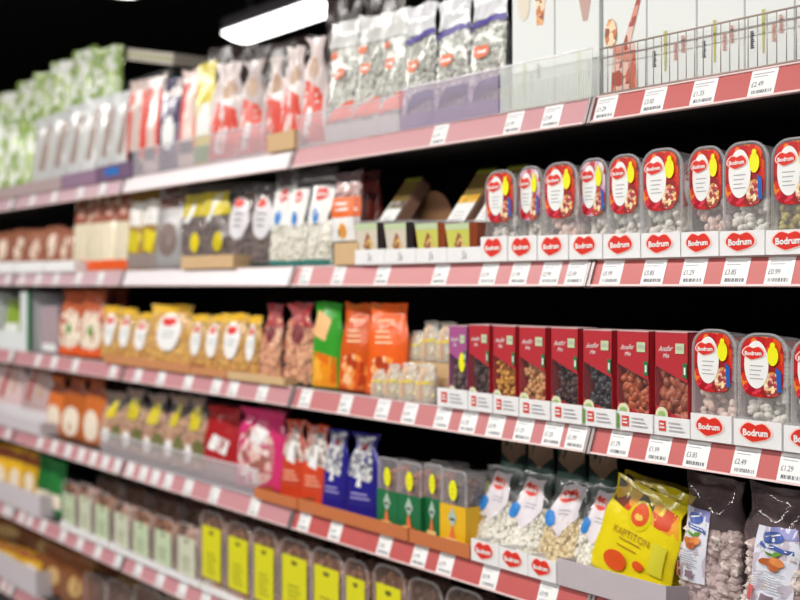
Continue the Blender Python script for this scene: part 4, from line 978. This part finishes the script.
for i, (px, Y, zz, ry, rx) in enumerate(((626, 0.055, 0.016, 0.23, -0.14), (638, 0.100, 0.018, 0.16, -0.14), (644, 0.140, 0.014, 0.09, -0.14))):
    r = ky[1]() if i == 0 else copy_tree(PROTO['yellowpouch']); PROTO.setdefault('yellowpouch', r)
    r.location = (wx(px, Y), Y, base(4)+zz); r.rotation_euler = (rx, ry, 0)
    reg(r, ['lemon yellow pouch at the front of its leaning stack', 'middle lemon yellow pouch of the leaning stack', 'rearmost lemon yellow pouch of the leaning stack'][i], 'pouch', 'lemon yellow pouches')
tray(557, 666, 4, 0.003, 28, 0.19, GREYCARD, 'grey card tray holding the lemon yellow pouches', hs=0.4)
# pale seed bags with red badge
def seedparts(bl): return [('panel', ('quad', [(-0.55, 0.50), (0.10, 0.36), (0.75, 0.58), (0.80, 0.93)], 8), M('print_haze', (222, 214, 220), 0.35)), ('panel', ('quad', [(-0.55, 0.50), (0.10, 0.50), (0.80, 0.93), (-0.45, 0.93)], 8), M('print_haze')), ('badge', ('logo', 0.10, 0.80, 0.50, 0.095), RED), ('badge>lines', ('lines', -0.1, 0.5, [0.64, 0.60], 0.012), GREYINK), ('dot', ('sup', -0.50, 0.55, 0.28, 0.085, 2.2), M('print_sky'))]
SN = (0.10, 0.185, 0.055)
ss1 = P_('seedA', SN, FILM, seedparts(1), (C_PUMP, 170, 0.0085, 0.03, 0.62, (1.1, 0.65, 0.4)), name='seed_bag', seed=44, top=0.06, crumple=0.006)
ss2 = P_('seedB', SN, FILM, seedparts(1), (C_PIST, 190, 0.0080, 0.03, 0.62, (1.15, 0.6, 0.5)), name='seed_bag', seed=45, top=0.06, crumple=0.006)
for s_, x0, x1, yt, dsc in ((ss1, 582, 616, 487, 'clear bag of pumpkin seeds beside the yellow pouches'), (ss2, 547, 584, 480, 'clear bag of tan pistachios with red heart badge'), (ss1, 510, 549, 474, 'clear bag of pumpkin seeds left of the pistachio bag'), (ss1, 480, 514, 468, 'clear bag of pumpkin seeds beside the yellow sleeved tub')):
    put(*s_, x0-8, x1-8, yt, 4, 0.030, dsc, 'seed bag', 'seed bags on the fourth shelf', rx=-0.26, rz=0.10, sd=0.75)
for x0, x1, sb in ((565, 597, 0.012), (528, 556, 0.003), (499, 527.5, 0.003), (471, 498.5, 0.003)):
    tray(x0, x1, 4, sb, 22, 0.13, CARD, 'white card tray with red heart badge on fourth shelf', [('logo', ('logo', -0.05, 0.54, 0.64, 0.46), RED)])
KRF = M('kraft_film', (216, 180, 152), 0.5, var=0.15)
kk = P_('kraftbag', (0.11, 0.24, 0.05), M('bottle_film', (66, 96, 88), 0.3), [('flap', ('quad', [(-0.96, 0.80), (0.0, 0.70), (0.96, 0.995), (-0.96, 0.995)], 8), KRF), ('flap', ('quad', [(0.0, 0.70), (0.96, 0.80), (0.96, 0.995), (-0.2, 0.995)], 8), KRF)], name='kraft_bag', seed=46)
rowof(kk, [(588, 618, 442, 0.13), (556, 586, 438, 0.13), (526, 555, 434, 0.13), (498, 525, 430, 0.13)], 4, 'bottle green bag with kraft flap behind the clear seed bags', 'snack bag', 'kraft flapped bags')
# sleeved tubs
def slv(key, mat, fill):
    NMn = (0.085, 0.165, 0.06)
    EMB = M('print_emblem', (176, 196, 180), 0.4)
    return key, (lambda: make_clam('sleeved_tub', *NMn, parts=[('emblem', ('quad', [(0, 0.28), (0.36, 0.40), (0, 0.54), (-0.36, 0.40)], 3), EMB), ('emblem>word', Q(-0.2, 0.2, 0.37, 0.40, 2), INK), ('flame', ('quad', [(-0.25, 0.14), (0.25, 0.14), (0.05, 0.30), (-0.05, 0.30)], 3), PORG), ('foot_label', Q(-0.5, 0.5, 0.06, 0.15, 2), M('print_butter', (240, 206, 130), 0.4)), ('sticker', ('ell', 0.1, 0.75, 0.32, 0.13), YEL), ('sticker>smile', ('lines', -0.02, 0.22, [0.70, 0.76], 0.01), M('print_khaki', (170, 170, 30), 0.4))],
            fill=(fill, 80, 0.009, 0.04, 0.85, (1, 0.8, 0.7)), rt=0.14, rb=0.06, sleeve=(mat, 0.0, 0.56), seed=9)), NMn
SG = slv('slvg', M('sleeve_green', (26, 110, 64), 0.4), C_APRI); SY = slv('slvy', M('sleeve_yellow', (236, 184, 26), 0.4), C_DARK)
for s_, x0, x1, yt, sb, dsc in ((SY, 441, 466, 470, 0.022, 'clear tub in a yellow sleeve with smiling sticker'), (SG, 424, 442, 464, 0.034, 'clear tub in green sleeve next to the yellow sleeved one'), (SG, 399, 421, 462, 0.022, 'clear tub in green sleeve, second from the blue bags'), (SG, 378, 398, 458, 0.022, 'clear tub in green sleeve beside the blue bags')):
    put(*s_, x0, x1, yt, 4, sb, dsc, 'sleeved tub', 'sleeved tubs on the fourth shelf', front=True, dz=0.003)
for s_, x0, x1, yt, dsc in ((SY, 462, 480, 470, 'yellow sleeved tub behind the front one'), (SY, 480, 498, 472, 'yellow sleeved tub at the back beside pumpkin seeds'), (SG, 430, 450, 461, 'green sleeved tub in the back row')):
    put(*s_, x0, x1, yt, 4, 0.11, dsc, 'sleeved tub', 'sleeved tubs on the fourth shelf', front=True, dz=0.003)
OCH = M('card_ochre', (196, 112, 62), 0.7, var=0.06, scale=25)
for x0, x1, hp in ((409, 470, 14), (298, 408, 13), (254, 297, 11)):
    tray(x0, x1-0.5, 4, 0.003, hp, 0.17, OCH, 'ochre brown card tray on the fourth shelf')
sp = P_('bluebag', (0.10, 0.21, 0.05), M('foil_ultramarine', (46, 40, 150), 0.25, coat=0.3), [('window', ('quad', [(-0.92, 0.50), (0.55, 0.44), (0.72, 0.97), (-0.85, 0.97)], 8), multi('pic_seed', [(206, 206, 206), (150, 150, 160), (226, 226, 224), (96, 92, 110)], 'cell', 90, 0.4)), ('window>badge', ('heart', 0, 0.84, 0.4, 0.06), M('print_wine')), ('drop', ('quad', [(-0.25, 0.38), (0.05, 0.38), (-0.05, 0.55), (-0.12, 0.55)], 4), WHITE), ('title', ('lines', -0.5, 0.5, [0.24, 0.29], 0.02), M('print_iris', (170, 160, 220), 0.4))], name='seed_bag', seed=47, top=0.07, neck=0.35, flare=-0.15)
rowof(sp, [(350, 380, 434, 0.03), (325, 347, 430, 0.03)], 4, 'ultramarine seed bag with seed window', 'seed bag', 'ultramarine seed bags', dz=0.003)
sp = P_('orangebag', (0.10, 0.21, 0.05), M('foil_coral', (226, 78, 44), 0.28), [('window', ('quad', [(-0.95, 0.55), (0.95, 0.48), (0.9, 0.985), (-0.9, 0.985)], 8), multi('pic_greymix', [(206, 196, 190), (170, 150, 144), (226, 220, 214), (140, 116, 110)], 'cell', 70, 0.35)), ('flash', ('quad', [(-0.4, 0.5), (0.3, 0.45), (0.2, 0.75), (-0.1, 0.75)], 5), WHITE), ('title', ('lines', -0.5, 0.6, [0.25, 0.30, 0.35], 0.02), M('print_salmon', (250, 180, 150), 0.4))], name='seed_bag', seed=48, top=0.07, neck=0.3, flare=-0.15)
rowof(sp, [(304, 328, 425, 0.035), (284, 306, 421, 0.035)], 4, 'coral orange seed bag with grey upper window', 'seed bag', 'coral seed bags', dz=0.003)
sp = P_('pinkbag', (0.17, 0.19, 0.06), M('foil_magenta', (206, 50, 110), 0.25, coat=0.3), [('window', ('sup', -0.15, 0.42, 0.74, 0.36, 2.4), multi('pic_turkish', [(226, 190, 180), (160, 100, 90), (240, 226, 220), (200, 120, 130)], 'cell', 60, 0.25)), ('flash', ('quad', [(-0.4, 0.6), (0.2, 0.55), (0.4, 0.72), (-0.2, 0.8)], 5), WHITE)], name='candy_bag', seed=49, neck=0.25, crumple=0.009)
rowof(sp, [(240, 288, 411, 0.035)], 4, 'magenta candy bag with white flash', 'candy bag', None, dz=0.003)
sp = P_('redbag', (0.14, 0.19, 0.06), M('foil_ruby', (160, 32, 36), 0.25, coat=0.3), [('flash', ('quad', [(-0.5, 0.42), (0.4, 0.36), (0.5, 0.55), (-0.4, 0.62)], 5), WHITE), ('lower', Q(-0.9, 0.9, 0.02, 0.25), M('print_mocha'))], name='candy_bag', seed=50, neck=0.2, crumple=0.008)  # white flash paints the bright glints of the film
rowof(sp, [(206, 241, 407, 0.035)], 4, 'ruby red candy bag beside the magenta one', 'candy bag', None)
sp = P_('creamyel', (0.14, 0.17, 0.06), FILM, [('tip', ('quad', [(-0.5, 0.55), (0.3, 0.55), (0.5, 0.95), (-0.1, 0.95)], 6), YF), ('spot', ('ell', 0.4, 0.3, 0.35, 0.14), M('print_olive', (110, 110, 60), 0.4)), ('spot', ('ell', -0.3, 0.25, 0.3, 0.12), WHITE), ('top_print', Q(-0.9, 0.9, 0.85, 0.98), M('print_mocha'))], (C_BROWN, 60, 0.011, 0.03, 0.7, (1, 0.8, 0.7), 1), name='snack_bag', seed=51, nu=12, nv=14, neck=0.45, crumple=0.009)
rowof(sp, [(186, 208, 396, 0.035), (165, 188, 394, 0.035), (145, 167, 394, 0.035), (124, 146, 389, 0.035), (102, 126, 392, 0.035)], 4, 'clear brown nut bag with yellow tip behind the clear fence', 'snack bag', 'yellow tipped nut bags')
rowof(DKB, [(160, 206, 386, 0.16), (110, 150, 384, 0.16), (30, 70, 365, 0.16)], 4, 'crumpled dark brown bag at the back of fourth shelf', 'snack bag', 'crumpled dark bags')
rowof(sp2, [(206, 240, 404, 0.16), (256, 288, 406, 0.16)], 4, 'dark brick red bag at the back of fourth shelf', 'snack bag', 'dark brick red bags')
sp = P_('orangetri', (0.13, 0.20, 0.06), M('foil_amber', (206, 110, 50), 0.35), [('label', ('sup', -0.1, 0.28, 0.6, 0.22, 2.3), M('print_offwhite')), ('top_print', Q(-0.9, 0.9, 0.7, 0.97), M('print_chestnut'))], name='snack_bag', seed=52, nu=12, nv=14, neck=0.45)
rowof(sp, [(86, 106, 376, 0.035), (64, 87, 375, 0.035), (50, 66, 376, 0.05)], 4, 'amber bag with cream label and pinched top', 'snack bag', 'amber bags')
sp = P_('pinkwhite', (0.16, 0.22, 0.07), M('foil_rosewhite', (214, 186, 186), 0.35), [('stripe', ('quad', [(-0.5, 0.4), (-0.2, 0.4), (0.0, 0.95), (-0.4, 0.95)], 6), M('print_brickpink', (176, 90, 84), 0.4)), ('stripe', ('quad', [(0.2, 0.5), (0.4, 0.5), (0.4, 0.95), (0.2, 0.95)], 6), M('print_tan')), ('lower', Q(-0.95, 0.95, 0.02, 0.3), M('print_frost', (226, 222, 226), 0.4))], name='snack_bag', seed=53, nu=12, nv=14, neck=0.3)
rowof(sp, [(24, 52, 366, 0.035), (-2, 26, 362, 0.035), (-28, 0, 360, 0.035)], 4, 'rosy white bag with brick stripe, far left fourth shelf', 'snack bag', 'rosy white bags')
tray(-20, 40, 4, 0.004, 13, 0.15, M('tray_mist', (206, 198, 204), 0.6), 'pale card tray under the rosy white bags')

# ---- fifth shelf: labelled tubs
LN5 = (0.10, 0.19, 0.05)
HEART = M('print_darkheart', (90, 84, 30), 0.5)
def t5(key, lab, fill, v0, v1): return key, (lambda: make_clam('nut_tub', *LN5, parts=[('label', Q(-0.76, 0.76, v0, v1, 2), lab), ('label>heart', ('heart', 0.0, v1-0.08, 0.2, 0.035), HEART), ('label>lines', ('lines', -0.4, 0.4, [v0+0.08, v0+0.14, v0+0.20, v0+0.26, v0+0.32], 0.012), HEART)], fill=(fill, 60, 0.009, 0.03, 0.9, (1, 0.8, 0.7), 1), rt=0.3, tub=TUBROSE, seed=len(key))), LN5
TY = t5('ty', M('label_acid', (222, 218, 16), 0.4), C_BROWN, 0.12, 0.80); TYd = t5('tyd', M('label_acid'), C_DARK, 0.10, 0.72); TG = t5('tg', M('label_mint', (200, 214, 180), 0.4), C_BROWN, 0.06, 0.72)
TB = ('tbb', (lambda: make_clam('nut_tub', *LN5, parts=[('label', Q(-0.5, 0.5, 0.10, 0.22, 2), M('print_mocha'))], fill=(C_DARK, 60, 0.010, 0.03, 0.9, (1, 0.8, 0.7), 1), rt=0.3, tub=TUBROSE, seed=3)), LN5)
TGw = t5('tgww', M('label_mint2', (210, 214, 190), 0.4), C_ROSE, 0.06, 0.75)
for s_, x0, x1, yt in ((TYd, 446, 486, 590), (TYd, 408, 442, 580), (TY, 373, 405, 566), (TY, 344, 368, 560), (TY, 311, 343, 550), (TY, 279, 311, 540), (TY, 252, 277, 530), (TY, 226, 251, 523), (TY, 200, 224, 512)):
    put(*s_, x0, x1, yt, 5, 0.035, 'clear nut tub with acid yellow label on the fifth shelf', 'nut tub', 'yellow labelled nut tubs', front=True)
for s_, x0, x1, yt in ((TGw, 176, 198, 524), (TG, 153, 174, 517), (TG, 132, 151, 509), (TGw, 113, 131, 502), (TG, 94, 111, 492), (TGw, 78, 93, 484), (TG, 62, 77, 481)):
    put(*s_, x0, x1, yt, 5, 0.035, 'clear nut tub with mint label on the fifth shelf', 'nut tub', 'mint labelled nut tubs', front=True)
for i, (x0, x1, yt) in enumerate(((410, 445, 560), (370, 402, 548), (330, 362, 536), (290, 322, 524), (252, 284, 512), (216, 248, 502), (184, 212, 492), (152, 180, 484), (122, 148, 476), (98, 120, 468))):
    put(*TB, x0, x1, yt+6, 5, 0.17, 'clear nut tub in the back row of the fifth shelf', 'nut tub', 'nut tubs in the back row', front=True)
for x0, x1 in ((200, 300), (300, 410), (110, 199), (60, 109)):
    tray(x0, x1-0.5, 5, 0.004, 7 if x0 < 200 else 6, 0.12, CARD, 'low white card tray under the nut tubs')
sp = P_('greenmix', (0.13, 0.19, 0.05), M('foil_jade', (40, 116, 56), 0.35), [('label', Q(-0.7, 0.7, 0.15, 0.4), M('print_offwhite'))], name='snack_bag', seed=54, nu=12, nv=14)
rowof(sp, [(50, 64, 462, 0.04), (38, 51, 456, 0.04)], 5, 'jade green bag beside the mint labelled tubs', 'snack bag', 'jade bags')
sp = P_('yelmix', (0.13, 0.17, 0.05), M('foil_marigold', (226, 176, 40), 0.35), [('label', ('ell', 0, 0.4, 0.5, 0.2), M('print_offwhite')), ('top_print', Q(-0.9, 0.9, 0.75, 0.97), M('print_chestnut'))], name='snack_bag', seed=55, nu=12, nv=14)
rowof(sp, [(24, 39, 452, 0.04), (10, 25, 448, 0.04), (-5, 11, 446, 0.04), (-20, -4, 444, 0.04)], 5, 'marigold bag with pale spot, far left fifth shelf', 'snack bag', 'marigold bags')
tray(-20, 40, 5, 0.003, 22, 0.15, M('tray_mist'), 'pale card tray under the marigold bags')
# ---- lowest shelf
rowof(sp, [(22, 44, 552, 0.05), (-2, 22, 545, 0.05)], 6, 'marigold bag with pale spot on the lowest shelf', 'snack bag', 'marigold bags')
sp = P_('umbermix', (0.13, 0.19, 0.05), M('foil_umber', (140, 84, 48), 0.35), [('label', ('ell', 0, 0.4, 0.45, 0.2), M('print_wheat', (206, 170, 110), 0.4))], name='snack_bag', seed=56, nu=12, nv=14)
rowof(sp, [(66, 90, 556, 0.05), (44, 67, 548, 0.05)], 6, 'umber brown bag with wheat spot on the lowest shelf', 'snack bag', 'umber bags')
for i, (x0, x1, yt) in enumerate(((166, 200, 592), (134, 164, 588), (106, 133, 582), (84, 106, 575))):
    put(*TB, x0, x1, yt, 6, 0.06, 'clear nut tub on the lowest shelf', 'nut tub', 'nut tubs on the lowest shelf', front=True)
rowof(sp, [(150, 190, 575, 0.2), (110, 150, 556, 0.2), (70, 110, 540, 0.2), (30, 70, 528, 0.2), (-10, 30, 515, 0.2)], 6, 'umber brown bag at the back of the lowest shelf', 'snack bag', 'umber bags')
tray(-20, 36, 6, 0.003, 26, 0.15, M('tray_mist'), 'pale card tray on the lowest shelf')

# ------------------------------------------------------------------ labels single each thing out
ORD = ['', 'second', 'third', 'fourth', 'fifth', 'sixth', 'seventh', 'eighth', 'ninth', 'tenth', 'eleventh', 'twelfth']
bydesc = {}
for o, dsc in ITEMS: bydesc.setdefault(dsc, []).append(o)
for dsc, os_ in bydesc.items():
    if len(os_) == 1: continue
    os_.sort(key=lambda o: -o.location.x)
    for i, o in enumerate(os_):
        o['label'] = dsc+(', rightmost' if i == 0 else ', leftmost' if i == len(os_)-1 else f', {ORD[i]} from right')
